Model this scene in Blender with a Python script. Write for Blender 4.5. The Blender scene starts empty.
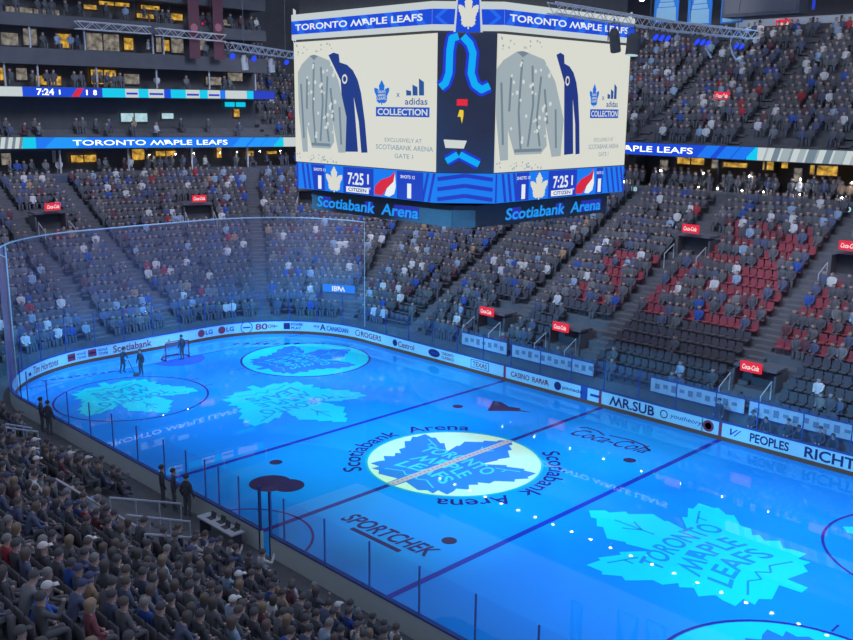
import bpy, bmesh, math, random
import numpy as np
from mathutils import Vector, Matrix
random.seed(7); rng = np.random.default_rng(7)
C = bpy.context.scene.collection
PI = math.pi
V = Vector

# ------------------------------------------------------------------ helpers
def lin(c):
    out = []
    for v in c:
        v /= 255.0
        out.append(v/12.92 if v <= .04045 else ((v+.055)/1.055)**2.4)
    return out

MATS = {}
def mat(name, col, rough=.7, noise=0.0, scale=3.0, spec=.3, metal=0.0, ior=None, objcol=False):
    if name in MATS: return MATS[name]
    m = bpy.data.materials.new(name); m.use_nodes = True
    nt = m.node_tree; b = nt.nodes['Principled BSDF']
    b.inputs['Roughness'].default_value = rough
    b.inputs['Specular IOR Level'].default_value = spec
    b.inputs['Metallic'].default_value = metal
    if ior: b.inputs['IOR'].default_value = ior
    b.inputs['Base Color'].default_value = (*col, 1)
    src = None
    if objcol:
        oi = nt.nodes.new('ShaderNodeObjectInfo'); src = oi.outputs['Color']
        nt.links.new(src, b.inputs['Base Color'])
    if noise > 0:
        tc = nt.nodes.new('ShaderNodeTexCoord'); nz = nt.nodes.new('ShaderNodeTexNoise')
        nz.inputs['Scale'].default_value = scale; nz.inputs['Detail'].default_value = 4
        nt.links.new(tc.outputs['Object'], nz.inputs['Vector'])
        mr = nt.nodes.new('ShaderNodeMapRange')
        mr.inputs['To Min'].default_value = 1-noise; mr.inputs['To Max'].default_value = 1+noise
        nt.links.new(nz.outputs['Fac'], mr.inputs['Value'])
        mx = nt.nodes.new('ShaderNodeVectorMath'); mx.operation = 'SCALE'
        if src: nt.links.new(src, mx.inputs[0])
        else: mx.inputs[0].default_value = col
        nt.links.new(mr.outputs['Result'], mx.inputs['Scale'])
        nt.links.new(mx.outputs['Vector'], b.inputs['Base Color'])
    MATS[name] = m; return m

def emi(name, srgb, strength=1.0, sample=False, noise=0.0):
    """lit LED / lamp surface"""
    if name in MATS: return MATS[name]
    m = mat(name, (.01, .01, .012), rough=.5, spec=.2)
    nt = m.node_tree; b = nt.nodes['Principled BSDF']
    col = lin(srgb)
    b.inputs['Emission Color'].default_value = (*col, 1)
    b.inputs['Emission Strength'].default_value = strength
    if noise:
        tc = nt.nodes.new('ShaderNodeTexCoord'); nz = nt.nodes.new('ShaderNodeTexNoise')
        nz.inputs['Scale'].default_value = 2.2; nz.inputs['Detail'].default_value = 3
        nt.links.new(tc.outputs['Object'], nz.inputs['Vector'])
        mr = nt.nodes.new('ShaderNodeMapRange'); mr.inputs['From Min'].default_value = .3; mr.inputs['From Max'].default_value = .7
        mr.inputs['To Min'].default_value = strength*(1-noise); mr.inputs['To Max'].default_value = strength*(1+noise)
        nt.links.new(nz.outputs['Fac'], mr.inputs['Value']); nt.links.new(mr.outputs['Result'], b.inputs['Emission Strength'])
    m.cycles.emission_sampling = 'AUTO' if sample else 'NONE'
    return m

def tag(o, label=None, cat=None, group=None, kind=None):
    if label: o['label'] = label
    if cat: o['category'] = cat
    if group: o['group'] = group
    if kind: o['kind'] = kind
    return o

def empty(name, loc=(0, 0, 0), rz=0.0, label=None, cat=None, group=None, kind=None):
    o = bpy.data.objects.new(name, None); C.objects.link(o)
    o.location = loc; o.rotation_euler = (0, 0, rz); o.empty_display_size = .2
    return tag(o, label, cat, group, kind)

class MB:
    def __init__(s): s.v = []; s.f = []; s.m = []
    def add(s, vs, fs, mi=0):
        b = len(s.v); s.v += [tuple(p) for p in vs]
        s.f += [tuple(b+i for i in f) for f in fs]; s.m += [mi]*len(fs); return s
    def box(s, c, size, mi=0, rot=None, taper=1.0):
        x, y, z = [d/2 for d in size]; t = taper
        vs = [V(p) for p in ((-x, -y, -z), (x, -y, -z), (x, y, -z), (-x, y, -z), (-x*t, -y*t, z), (x*t, -y*t, z), (x*t, y*t, z), (-x*t, y*t, z))]
        if rot is not None: vs = [rot @ p for p in vs]
        vs = [p+V(c) for p in vs]
        return s.add(vs, [(0, 3, 2, 1), (4, 5, 6, 7), (0, 1, 5, 4), (1, 2, 6, 5), (2, 3, 7, 6), (3, 0, 4, 7)], mi)
    def tube(s, pts, r, n=6, mi=0, cap=True, closed=False):
        pts = [V(p) for p in pts]; N = len(pts); rs = r if isinstance(r, (list, tuple)) else [r]*N
        vs = []; prev = None
        for i, p in enumerate(pts):
            if closed: d = pts[(i+1) % N]-pts[i-1]
            else: d = pts[min(i+1, N-1)]-pts[max(i-1, 0)]
            d.normalize()
            a = prev if prev is not None else (V((0, 0, 1)) if abs(d.z) < .9 else V((1, 0, 0)))
            a = (a-d*a.dot(d)).normalized(); prev = a; b = d.cross(a)
            for k in range(n):
                t = 2*PI*k/n; vs.append(p+(a*math.cos(t)+b*math.sin(t))*rs[i])
        fs = []
        for i in range(N if closed else N-1):
            j = (i+1) % N
            for k in range(n): fs.append((i*n+k, i*n+(k+1) % n, j*n+(k+1) % n, j*n+k))
        if cap and not closed: fs += [tuple(range(n-1, -1, -1)), tuple((N-1)*n+k for k in range(n))]
        return s.add(vs, fs, mi)
    def lathe(s, prof, n=16, mi=0, c=(0, 0, 0), axis=None):
        vs = []; c = V(c)
        for r, z in prof:
            for k in range(n):
                t = 2*PI*k/n; p = V((r*math.cos(t), r*math.sin(t), z))
                if axis is not None: p = axis @ p
                vs.append(p+c)
        fs = []
        for i in range(len(prof)-1):
            for k in range(n): fs.append((i*n+k, i*n+(k+1) % n, (i+1)*n+(k+1) % n, (i+1)*n+k))
        fs += [tuple(range(n-1, -1, -1)), tuple((len(prof)-1)*n+k for k in range(n))]
        return s.add(vs, fs, mi)
    def poly(s, pts2, mp, mi=0):
        return s.add([mp(u, v) for u, v in pts2], [tuple(range(len(pts2)))], mi)
    def quad(s, u0, v0, u1, v1, mp, mi=0, nu=1):
        us = np.linspace(u0, u1, nu+1); vs = [mp(u, v0) for u in us]+[mp(u, v1) for u in us]
        return s.add(vs, [(i, i+1, nu+2+i, nu+1+i) for i in range(nu)], mi)
    def ring(s, cu, cv, r0, r1, mp, mi=0, n=64, a0=0, a1=2*PI):
        full = abs(a1-a0-2*PI) < 1e-6; vs = []
        for k in range(n+1):
            t = a0+(a1-a0)*k/n
            vs += [mp(cu+r0*math.cos(t), cv+r0*math.sin(t)), mp(cu+r1*math.cos(t), cv+r1*math.sin(t))]
        return s.add(vs, [(2*k, 2*k+1, 2*k+3, 2*k+2) for k in range(n)], mi)
    def disc(s, cu, cv, r, mp, mi=0, n=48, ry=None):
        ry = ry or r
        return s.poly([(cu+r*math.cos(2*PI*k/n), cv+ry*math.sin(2*PI*k/n)) for k in range(n)], mp, mi)
    def stroke(s, pts, w, mp, mi=0):
        for (a, b), (c, d) in zip(pts, pts[1:]):
            L = math.hypot(c-a, d-b) or 1; nx, ny = -(d-b)/L*w/2, (c-a)/L*w/2
            s.poly([(a-nx, b-ny), (c-nx, d-ny), (c+nx, d+ny), (a+nx, b+ny)], mp, mi)
        return s
    def text(s, st, mp, w, h, mi=0, u=0, v=0, bold=.03, shear=0, flip=1):
        vs, fs = text2d(st, bold, shear)
        s.add([mp(u+x*w*flip, v+y*h) for x, y in vs], fs, mi); return s
    def mesh(s, name):
        me = bpy.data.meshes.new(name); me.from_pydata(s.v, [], s.f)
        me.polygons.foreach_set('material_index', s.m); me.update(); return me
    def build(s, name, mats, parent=None, smooth=False, label=None, cat=None, group=None, kind=None):
        me = s.mesh(name)
        for m in (mats if isinstance(mats, (list, tuple)) else [mats]): me.materials.append(m)
        if smooth: me.shade_smooth()
        o = bpy.data.objects.new(name, me); C.objects.link(o)
        if parent: o.parent = parent
        return tag(o, label, cat, group, kind)

_T = {}
def text2d(st, bold=.03, shear=0):
    """glyph mesh of a string, normalised to a unit box about its centre"""
    k = (st, bold, shear)
    if k in _T: return _T[k]
    def glyphs(body):
        c = bpy.data.curves.new('t', 'FONT'); c.body = body; c.offset = max(-.01, min(bold*.5, .022)); c.resolution_u = 3
        o = bpy.data.objects.new('t', c); me = bpy.data.meshes.new_from_object(o)
        P = np.array([v.co[:2] for v in me.vertices]).reshape(-1, 2); F = [tuple(p.vertices) for p in me.polygons]
        bpy.data.objects.remove(o); bpy.data.curves.remove(c); bpy.data.meshes.remove(me); return P, F
    body = st.replace('M', 'W') if bold > 0 else st      # the font's bold M is faulty: an upturned W stands in
    P, F = glyphs(body)
    if bold > 0:
        for i, ch in enumerate(st):
            if ch != 'M': continue
            a = glyphs(body[:i])[0][:, 0].max() if body[:i].strip() else -9; b = glyphs(body[:i+1])[0][:, 0].max()
            sel = (P[:, 0] > a+1e-4) & (P[:, 0] <= b+1e-4); q = P[sel]; P[sel, 1] = q[:, 1].max()+q[:, 1].min()-q[:, 1]
    if shear: P[:, 0] += P[:, 1]*shear
    lo, hi = P.min(0), P.max(0); P = (P-(lo+hi)/2)/(hi-lo)
    _T[k] = (P.tolist(), F); return _T[k]

def plane(o, ux, uy):
    o, ux, uy = V(o), V(ux), V(uy)
    return lambda u, v: o+ux*u+uy*v

def dup(root, loc=None, rz=None, label=None, group=None, color=None, scale=None):
    r = root.copy(); C.objects.link(r)
    if loc is not None: r.location = loc
    if rz is not None: r.rotation_euler = (0, 0, rz)
    if scale is not None: r.scale = (scale,)*3
    if label: r['label'] = label
    if group: r['group'] = group
    if color: r.color = color
    for ch in list(root.children):
        c = ch.copy(); C.objects.link(c); c.parent = r
        for g in list(ch.children):
            d = g.copy(); C.objects.link(d); d.parent = c
    return r

ORD = ['zeroth', 'first', 'second', 'third', 'fourth', 'fifth', 'sixth', 'seventh', 'eighth', 'ninth', 'tenth', 'eleventh', 'twelfth', 'thirteenth', 'fourteenth',
       'fifteenth', 'sixteenth', 'seventeenth', 'eighteenth', 'nineteenth']
TENS = {20: 'twent', 30: 'thirt', 40: 'fort', 50: 'fift', 60: 'sixt', 70: 'sevent', 80: 'eight', 90: 'ninet'}
def ordinal(n):
    if n < 20: return ORD[n]
    t, r = n//10*10, n % 10
    if n >= 100: return 'hundredth' if n == 100 else 'hundred-and-'+ordinal(n-100)
    return TENS[t]+('ieth' if r == 0 else 'y-'+ORD[r])

# ------------------------------------------------------------------ rink path
HL, HW, RR = 30.48, 12.95, 8.53
SX, SY = HL-RR, HW-RR
ARC = RR*PI/2
S1 = 2*SX; S2 = S1+ARC; S3 = S2+2*SY; S4 = S3+ARC; S5 = S4+2*SX; S6 = S5+ARC; S7 = S6+2*SY; S8 = S7+ARC
def base(s):
    """point and outward normal on the inner face of the boards; s=0 at the far side, running towards the far end"""
    s %= S8
    def arc(cx, cy, a0, t):
        a = a0+t/RR; n = V((math.cos(a), math.sin(a), 0)); return V((cx, cy, 0))+n*RR, n
    if s < S1: return V((SX-s, HW, 0)), V((0, 1, 0))
    if s < S2: return arc(-SX, SY, PI/2, s-S1)
    if s < S3: return V((-HL, SY-(s-S2), 0)), V((-1, 0, 0))
    if s < S4: return arc(-SX, -SY, PI, s-S3)
    if s < S5: return V((-SX+(s-S4), -HW, 0)), V((0, -1, 0))
    if s < S6: return arc(SX, -SY, -PI/2, s-S5)
    if s < S7: return V((HL, -SY+(s-S6), 0)), V((1, 0, 0))
    return arc(SX, SY, 0, s-S7)
def P(s, d, z=0.0):
    p, n = base(s); q = p+n*d; return V((q.x, q.y, z))
def srange(a, b, step=1.2):
    out = [a]
    for lo, hi, arc in ((0, S1, 0), (S1, S2, 1), (S2, S3, 0), (S3, S4, 1), (S4, S5, 0), (S5, S6, 1), (S6, S7, 0), (S7, S8, 1)):
        if hi <= a or lo >= b: continue
        if lo > a: out.append(lo)
        if arc:
            n = max(2, int((hi-lo)/step))
            out += [lo+(hi-lo)*k/n for k in range(1, n) if a < lo+(hi-lo)*k/n < b]
    out.append(b); return out
def sweep(mb, prof, a, b, closed=False, mi=0, step=.45):
    ss = srange(a, b, step); n = len(prof)
    vs = [P(s, d, z) for s in ss for d, z in prof]; fs = []
    for i in range(len(ss)-1):
        for k in range(n if closed else n-1):
            j = (k+1) % n; fs.append((i*n+k, i*n+j, (i+1)*n+j, (i+1)*n+k))
    if closed and abs(b-a-S8) > .01: fs += [tuple(range(n)), tuple((len(ss)-1)*n+k for k in range(n-1, -1, -1))]
    mb.add(vs, fs, mi); return mb
def s_far(x): return SX-x
def s_end(y): return S2+(SY-y)
def s_near(x): return S4+(x+SX)

# ------------------------------------------------------------------ materials
ICE = (.03, .38, .92)  # blue of the light wash is partly put into the ice colour
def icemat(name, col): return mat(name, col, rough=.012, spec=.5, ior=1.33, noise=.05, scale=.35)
M = dict(
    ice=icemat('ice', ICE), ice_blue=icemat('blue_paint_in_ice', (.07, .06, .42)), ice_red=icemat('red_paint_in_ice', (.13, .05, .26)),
    ice_dark=icemat('dark_paint_in_ice', (.13, .035, .10)), ice_leaf=icemat('projected_cyan_tint', (.04, .95, .85)),
    ice_leafdim=icemat('projected_dim_cyan_tint', (.05, .86, .84)),  # leaf and disc colours carry the projected light, not paint
    ice_disc=icemat('projected_aqua_tint', (.04, .88, .86)), ice_ltext=icemat('projected_lettering_tint', (.06, .42, .72)),
    ice_cream=icemat('cream_light_disc_in_ice', (.85, .9, .62)), ice_cleaf=icemat('royal_blue_leaf_in_ice', (.05, .24, .72)), ice_ctext=icemat('turquoise_lettering_in_ice', (.08, .68, .66)),
    ice_cline=icemat('projector_paled_centre_line', (.72, .5, .5)), ice_teal=icemat('teal_line_in_ice', (.05, .5, .6)),
    ice_blue_lit=icemat('blue_lit_lettering_in_ice', (.10, .03, .16)), ice_crease=icemat('blue_crease_in_ice', (.10, .18, .80)),  # red lettering given the purple it takes under the blue wash
    board=mat('white_board', (.72, .80, .80), .45, .04, 2), kick=mat('ochre_kick_plate', (.30, .09, .05), .5, .1, 3), cap=mat('dark_blue_cap_rail', (.06, .10, .34), .5, .1, 4),
    ad_dark=mat('dark_print', (.06, .035, .14), .5), ad_red=mat('red_print', (.55, .06, .10), .5), ad_navy=mat('navy_print', (.04, .07, .35), .5), ad_white=mat('white_print', (.8, .8, .8), .5),
    concrete=mat('dark_concrete', (.165, .17, .195), .9, .25, 1.5), step=mat('grey_stair_concrete', (.175, .18, .205), .9, .2, 2),
    wall=mat('dark_wall', (.13, .135, .155), .9, .2, .8), bluewall=mat('dusky_blue_wall', (.11, .135, .21), .9, .2, .8), steel=mat('dark_steel', (.13, .13, .155), .5, .1, 5, metal=.3),
    pale=mat('pale_steel', (.7, .71, .76), .5, .1, 5), black=mat('matt_black', (.10, .105, .125), .7, .2, 3), rail=mat('grey_rail', (.62, .62, .68), .4, .1, 5),
    seat=mat('red_seat_plastic', (.42, .10, .13), .5, .15, 6), dseat=mat('shaded_seat_plastic', (.125, .12, .145), .6, .2, 6),  # dseat: shade over the red seats is put into a dull colour
    skin=mat('skin', (.62, .43, .38), .6, .08, 20), cloth=mat('clothing', (.1, .1, .1), .9, .15, 9, objcol=True), trousers=mat('dark_trousers', (.15, .155, .18), .9, .2, 9),
    hair=mat('hair', (.05, .03, .02), .7, .2, 25, objcol=True),
    maroon=mat('maroon_cloth', (.17, .075, .10), .9, .1, 4), frosted=mat('pale_bench_panel', (.62, .72, .80), .5, .25, 1.2), netcord=mat('net_cord', (.6, .6, .62), .8),
    goalred=mat('red_goal_pipe', (.35, .03, .06), .4), amber=mat('amber_cloth', (.6, .3, .05), .8), table=mat('white_table', (.62, .66, .74), .5, .1, 4),
    E_white=emi('lit_white', (216, 217, 206), 1.0, True), E_blue=emi('lit_blue', (22, 74, 214), 1.0), E_blue2=emi('lit_bright_blue', (24, 120, 240), 1.0), E_navy=emi('lit_navy', (30, 52, 130), 1.0),
    E_deep=emi('lit_deep_blue', (36, 60, 190), 1.0), E_cyan=emi('lit_cyan', (10, 200, 236), 1.0), E_sky=emi('lit_sky_blue', (30, 150, 250), 1.0), E_red=emi('lit_red', (214, 36, 60), 1.0), E_rim=emi('lit_pale_grey', (196, 205, 206), 1.0),
    E_grey=emi('lit_knit_grey', (158, 172, 178), 1.0), E_grey2=emi('lit_shadow_grey', (112, 130, 142), 1.0), E_pale=emi('lit_fleck', (205, 212, 210), 1.0), E_yellow=emi('lit_yellow', (232, 200, 60), 1.0),
    E_amber=emi('lit_amber', (222, 172, 70), .62, noise=.95), E_room=emi('lit_room', (128, 122, 112), .8, noise=.8), E_sign=emi('lit_sign_red', (226, 40, 62), 1.0), E_screen=emi('lit_pale_screen', (170, 205, 215), 1.0, noise=.2),
    E_lamp=emi('lamp_glow', (255, 246, 236), 34.0), E_stage=emi('blue_stage_lens', (30, 60, 250), 1.6), E_banner=emi('lit_banner_blue', (40, 112, 205), 1.0), E_text=emi('lit_lettering', (228, 236, 240), 1.0),
)

def glassmat(name, tint, frac, rough=.02):
    m = bpy.data.materials.new(name); m.use_nodes = True; nt = m.node_tree
    out = nt.nodes['Material Output']; nt.nodes.remove(nt.nodes['Principled BSDF'])
    tr = nt.nodes.new('ShaderNodeBsdfTransparent'); tr.inputs[0].default_value = (*tint, 1)
    di = nt.nodes.new('ShaderNodeBsdfDiffuse'); di.inputs[0].default_value = (.85, .47, .86, 1)
    gl = nt.nodes.new('ShaderNodeBsdfGlossy'); gl.inputs['Roughness'].default_value = rough; gl.inputs[0].default_value = (.9, .9, .9, 1)
    mx = nt.nodes.new('ShaderNodeMixShader'); mx2 = nt.nodes.new('ShaderNodeMixShader')
    mx.inputs[0].default_value = .5; mx2.inputs[0].default_value = frac
    nt.links.new(di.outputs[0], mx.inputs[1]); nt.links.new(gl.outputs[0], mx.inputs[2])
    nt.links.new(tr.outputs[0], mx2.inputs[1]); nt.links.new(mx.outputs[0], mx2.inputs[2]); nt.links.new(mx2.outputs[0], out.inputs[0])
    return m
M['glass'] = glassmat('rink_glass', (.95, .97, 1), .028)
M['netting'] = glassmat('knotted_netting', (1, 1, 1), .10, .6)
def meshnet():
    """translucent knotted goal net"""
    return glassmat('goal_netting', (1, 1, 1), .35, .6)
M['goalnet'] = meshnet()

# ------------------------------------------------------------------ ice
mb = MB(); N = 240
outline = [P(s, .02) for s in srange(0, S8, .5)[:-1]]
cidx = len(outline)
mb.add([(p.x, p.y, 0) for p in outline], [tuple(range(cidx))])
floor = mb.build('floor', M['ice'], kind='structure')
def on_ice(z): return lambda u, v: V((u, v, z))
def ice_part(name, mb, m, label=None): return mb.build(name, m, floor, label=label)
Z1, Z2, Z3, Z4 = .003, .006, .009, .012
for x, lab in ((-7.77, 'dark blue line across the ice on the goal side, beyond centre ice'), (7.77, 'dark blue line across the ice nearest the camera')):
    ice_part('blue_line', MB().quad(x-.15, -HW+.02, x+.15, HW-.02, on_ice(Z1)), M['ice_blue'], lab)
cl = MB()
y = -HW+.02; k = 0
for a, b, mi in ((-HW+.02, -4.5, 0), (4.5, HW-.02, 0)):
    cl.quad(-.15, a, .15, b, on_ice(Z1), 0)
    n = int((b-a)/.3)
    for i in range(0, n, 2): cl.quad(-.06, a+.3*i, .06, a+.3*i+.3, on_ice(Z2), 1)
ice_part('centre_line', cl, [M['ice_red'], M['ice_blue']], 'dark purple chequered centre line')
for x in (-27.13, 27.13): ice_part('goal_line', MB().quad(x-.05, -11.6, x+.05, 11.6, on_ice(Z1)), M['ice_red'])
for x in (-6.1, 6.1):
    for yy in (-6.7, 6.7): ice_part('faceoff_dot', MB().disc(x, yy, .33, on_ice(Z2)), M['ice_dark'], 'dark face-off dot')
for x in (-21.03, 21.03):
    for yy in (-6.7, 6.7):
        c = MB().ring(x, yy, 4.49, 4.62, on_ice(Z2))
        for sx in (-1, 1):
            for e in (-1, 1): c.quad(x+sx*.9-.04, yy+e*4.6, x+sx*.9+.04, yy+e*5.2, on_ice(Z2))
        ice_part('faceoff_circle', c, M['ice_red'])
for sx in (-1, 1):
    c = MB(); c.poly([(sx*27.1, -1.9)]+[(sx*(27.1-1.85*math.cos(a)), 1.9*math.sin(a)) for a in np.linspace(-PI/2, PI/2, 24)]+[(sx*27.1, 1.9)], on_ice(Z1))
    ice_part('goal_crease', c, M['ice_crease'], 'darker blue half-round crease before the goal')
ref = MB().ring(0, -HW, 2.98, 3.1, on_ice(Z1), n=40, a0=.02, a1=PI-.02)
ice_part('referee_crease', ref, M['ice_red'])

HALF = [(0, 0), (.55, .5), (.48, .75), (1.1, 1.2), (.98, 1.45), (1.78, 2.2), (1.5, 2.95), (1.62, 3.05), (1.32, 4.22), (2.45, 3.25), (2.6, 3.45), (3.5, 2.95), (3.6, 3.15), (4.35, 3.0),
        (4.35, 3.75), (4.55, 3.88), (4.1, 4.5), (4.3, 4.78), (3.5, 5.5), (3.55, 5.95), (3.0, 6.3), (3.25, 6.5), (2.9, 6.9), (3.35, 7.35), (2.8, 7.75), (2.95, 8.1), (3.0, 8.65), (2.3, 8.6),
        (2.4, 9.1), (1.9, 9.0), (1.55, 9.35), (.34, 9.05), (.28, 9.9)]
LEAF = [(a, 4.97-b) for a, b in HALF]+[(-a, 4.97-b) for a, b in reversed(HALF[1:])]
VEINS = [[(0, 3.6), (0, 1.6)], [(0, 2.2), (.45, 2.9)], [(0, 2.2), (-.45, 2.9)], [(3.6, 1.5), (2.3, .9)], [(-3.6, 1.5), (-2.3, .9)], [(2.9, 1.2), (2.9, .75)], [(-2.9, 1.2), (-2.9, .75)],
         [(-1.9, -3.6), (-.9, -3.1), (-.4, -3.4), (0, -2.95), (.4, -3.4), (.9, -3.1), (1.9, -3.6)]]
def spin(cx, cy, ang, s, z):
    ca, sa = math.cos(ang), math.sin(ang)
    return lambda u, v: V((cx+s*(ca*u-sa*v), cy+s*(sa*u+ca*v), z))
def leaf_text(mb, mp, mi=0, arc=True, bold=.035):
    """three-line name, gently arched as on the crest"""
    for st, w, h, v in (('TORONTO', 5.3, 1.05, .25), ('MAPLE', 4.0, 1.05, -1.05), ('LEAFS', 3.8, 1.05, -2.35)):
        vs, fs = text2d(st, bold)
        mb.add([mp(x*w, v+y*h+.35-(x*2)**2*.45) for x, y in vs], fs, mi)
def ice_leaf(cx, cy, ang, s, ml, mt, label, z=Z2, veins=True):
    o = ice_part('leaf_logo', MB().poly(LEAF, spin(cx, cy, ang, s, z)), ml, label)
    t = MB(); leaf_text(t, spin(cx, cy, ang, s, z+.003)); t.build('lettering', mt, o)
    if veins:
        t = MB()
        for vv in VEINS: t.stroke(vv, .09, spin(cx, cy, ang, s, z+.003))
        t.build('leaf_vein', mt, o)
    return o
ice_leaf(13.3, .05, PI/2, 1.0, M['ice_leaf'], M['ice_ltext'], 'big projected cyan maple leaf logo between centre and the nearest face-off circles')
ice_leaf(-13.3, -.1, -PI/2, .97, M['ice_leafdim'], M['ice_ltext'], 'projected cyan maple leaf logo between centre ice and the goal')
ice_leaf(-21.03, -6.7, -PI/2, .84, M['ice_leaf'], M['ice_ltext'], 'projected cyan maple leaf logo in the open face-off circle near the workers')
ice_leaf(21.03, 6.7, PI/2, .82, M['ice_leaf'], M['ice_ltext'], 'projected cyan maple leaf logo cut by the picture edge by the far boards')
for cx, cy, ang, lab in ((-21.03, 6.7, 0, 'projected aqua disc filling the face-off circle by the far boards'), (21.03, -6.7, PI, 'projected aqua disc cut off by the bottom edge')):
    ice_part('projected_logo_disc', MB().disc(cx, cy, 4.45, on_ice(Z1), n=64), M['ice_disc'], lab)
    ice_leaf(cx, cy, ang, .84, icemat('projected_blue_leaf_tint', (.08, .30, .85)), M['ice_disc'], 'projected blue maple leaf inside the aqua disc'+(' by the far boards' if cy > 0 else ' at the bottom edge'))  # projected disc and leaf, their light put into decal colours
ice_part('centre_disc', MB().disc(0, 0, 4.42, on_ice(Z1), n=80), M['ice_cream'], 'cream-lit centre-ice disc under the scoreboard')  # cream projector light is partly put into the disc colour
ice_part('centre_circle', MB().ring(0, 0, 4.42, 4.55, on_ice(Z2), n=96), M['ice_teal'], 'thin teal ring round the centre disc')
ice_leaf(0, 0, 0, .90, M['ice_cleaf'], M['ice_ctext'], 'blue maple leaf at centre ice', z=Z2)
cl = MB().quad(-.2, -4.42, .2, 4.42, on_ice(.0135), 0)
for i in range(29): cl.quad(-.07, -4.3+.3*i, .07, -4.18+.3*i, on_ice(.0155), 1)
ice_part('centre_line', cl, [M['ice_cline'], mat('pink_check', (.5, .3, .34), .05)], 'projector-paled chequered centre line through the centre logo')  # line paled here for the projector light falling on it
def arc_text(mb, st, cx, cy, r, a_mid, span, h, z, bold=.02):
    vs, fs = text2d(st, bold)
    mb.add([(cx+(r+y*h)*math.cos(a_mid-x*span), cy+(r+y*h)*math.sin(a_mid-x*span), z) for x, y in vs], fs)
for am in (math.radians(183), math.radians(3)):
    t = MB(); arc_text(t, 'Scotiabank  Arena', 0, 0, 5.25, am, math.radians(118), .95, Z2)
    ice_part('ring_lettering', t, M['ice_blue_lit'], 'arena name, purple under blue light, curving round the '+('goal side' if am > 1 else 'near side')+' of the centre circle')
t = MB().text('SPORTCHEK', spin(3.9, -8.1, math.radians(2.5), 1, Z2), 5.2, .95, bold=.05, shear=.25)
ice_part('ice_advert', t, M['ice_blue_lit'], 'dark SPORTCHEK lettering near the near glass')
ice_part('ice_stripe', MB().quad(2.3, -9.03, 5.3, -8.78, spin(0, 0, .01, 1, Z2)), M['ice_blue_lit'], 'dark stripe under the lettering near the near glass')
t = MB().text('Coca-Cola', spin(3.75, 8.45, .10, 1, Z2), 4.6, 1.25, bold=.01, shear=.45)
t.stroke([(1.3, 8.9), (1.5, 9.25), (2.3, 9.25), (3.0, 8.9)], .13, on_ice(Z2)); t.stroke([(3.2, 9.1), (4.4, 9.35), (5.4, 9.15), (6.1, 8.6)], .13, on_ice(Z2))
ice_part('ice_advert', t, M['ice_blue_lit'], 'script lettering, purple under blue light, near the far boards')
t = MB().disc(-4.05, -8.5, 1.0, on_ice(Z2), ry=1.02).disc(-3.25, -8.05, .78, on_ice(Z2+.001))
ice_part('ice_advert', t, M['ice_dark'], 'two overlapping dark maroon discs near the penalty gate')
t = MB().poly([(-4.3, 7.35), (-5.35, 9.1), (-4.9, 9.3), (-3.95, 8.95), (-3.3, 9.2), (-2.95, 8.9), (-2.85, 9.0), (-2.35, 9.15), (-3.2, 8.5)], on_ice(Z2))
ice_part('ice_advert', t, M['ice_dark'], 'dark wedge-shaped emblem near the far boards')
t = MB(); 
for a in np.linspace(0, 1, 7): t.quad(-28.2+a*3.0, 5.2+a*3.4, -27.85+a*3.0, 5.75+a*3.4, on_ice(Z2))
ice_part('ice_mark', t, M['ice_blue_lit'], 'row of dark marks behind the goal line by the end boards')
t = MB()
for a in np.linspace(0, 1, 9): t.quad(-28.3+a*.9, -9.3+a*4.1, -28.0+a*.9, -8.95+a*4.1, on_ice(Z2))
ice_part('ice_mark', t, M['ice_blue'], 'row of blue marks behind the goal line near the workers')

# ------------------------------------------------------------------ boards
boards = empty('rink_boards', (0, 0, 0), label='white dasher boards with adverts round the blue ice', cat='rink boards')
GAP0, GAP1 = s_near(1.75), s_near(2.35)
mb = MB(); 
for a, b in ((0, GAP0), (GAP1, S8)): sweep(mb, [(0, .2), (0, 1.02), (.13, 1.02), (.13, 0.0), (.02, 0)], a, b, True)
mb.build('board_panel', M['board'], boards)
mb = MB()
for a, b in ((0, GAP0), (GAP1, S8)): sweep(mb, [(-.025, 0.002), (-.025, .23), (.01, .23), (.01, .002)], a, b, True)
mb.build('kick_plate', M['kick'], boards, label='brownish kick plate')
mb = MB()
for a, b in ((0, GAP0), (GAP1, S8)): sweep(mb, [(-.03, 1.02), (-.03, 1.08), (.16, 1.08), (.16, 1.02)], a, b, True)
mb.build('cap_rail', M['cap'], boards, label='dark blue cap rail')
for x in (-7.75, -1.35, -.15, 7.75):
    w = .5 if x == -1.35 else .18
    MB().box((x, HW-.012, .63), (w, .024, .80)).build('board_gate', M['cap'] if w > .4 else M['ad_red'], boards, label='dark gate strip' if w > .4 else 'dark red stripe')
def on_board(s0, z0, d=-.012): return lambda u, v: P(s0-u, d, z0+v)
def advert(s0, w, items, h=.74):
    """items: (kind, mat key, u, v, w, h, text)"""
    a = MB().quad(-w/2, -h/2, w/2, h/2, on_board(s0, .625, -.009), nu=max(1, int(w/.3))).build('advert', M['board'], boards)
    t = MB(); keys = []
    for it in items:
        k, mk, u, v, iw, ih = it[:6]
        if mk not in keys: keys.append(mk)
        mi = keys.index(mk); mp = on_board(s0, .625, -.018-.006*(k != 'disc'))
        if k == 'text': t.text(it[6], mp, iw, ih, mi, u, v, bold=it[7] if len(it) > 7 else .03, shear=it[8] if len(it) > 8 else 0)
        elif k == 'disc': t.disc(u, v, iw/2, mp, mi, n=24, ry=ih/2)
        elif k == 'ring': t.ring(u, v, iw/2-.06, iw/2, mp, mi, n=24)
        elif k == 'box': t.quad(u-iw/2, v-ih/2, u+iw/2, v+ih/2, mp, mi)
    t.build('lettering', [M[k] for k in keys], a)
    return a

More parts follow.
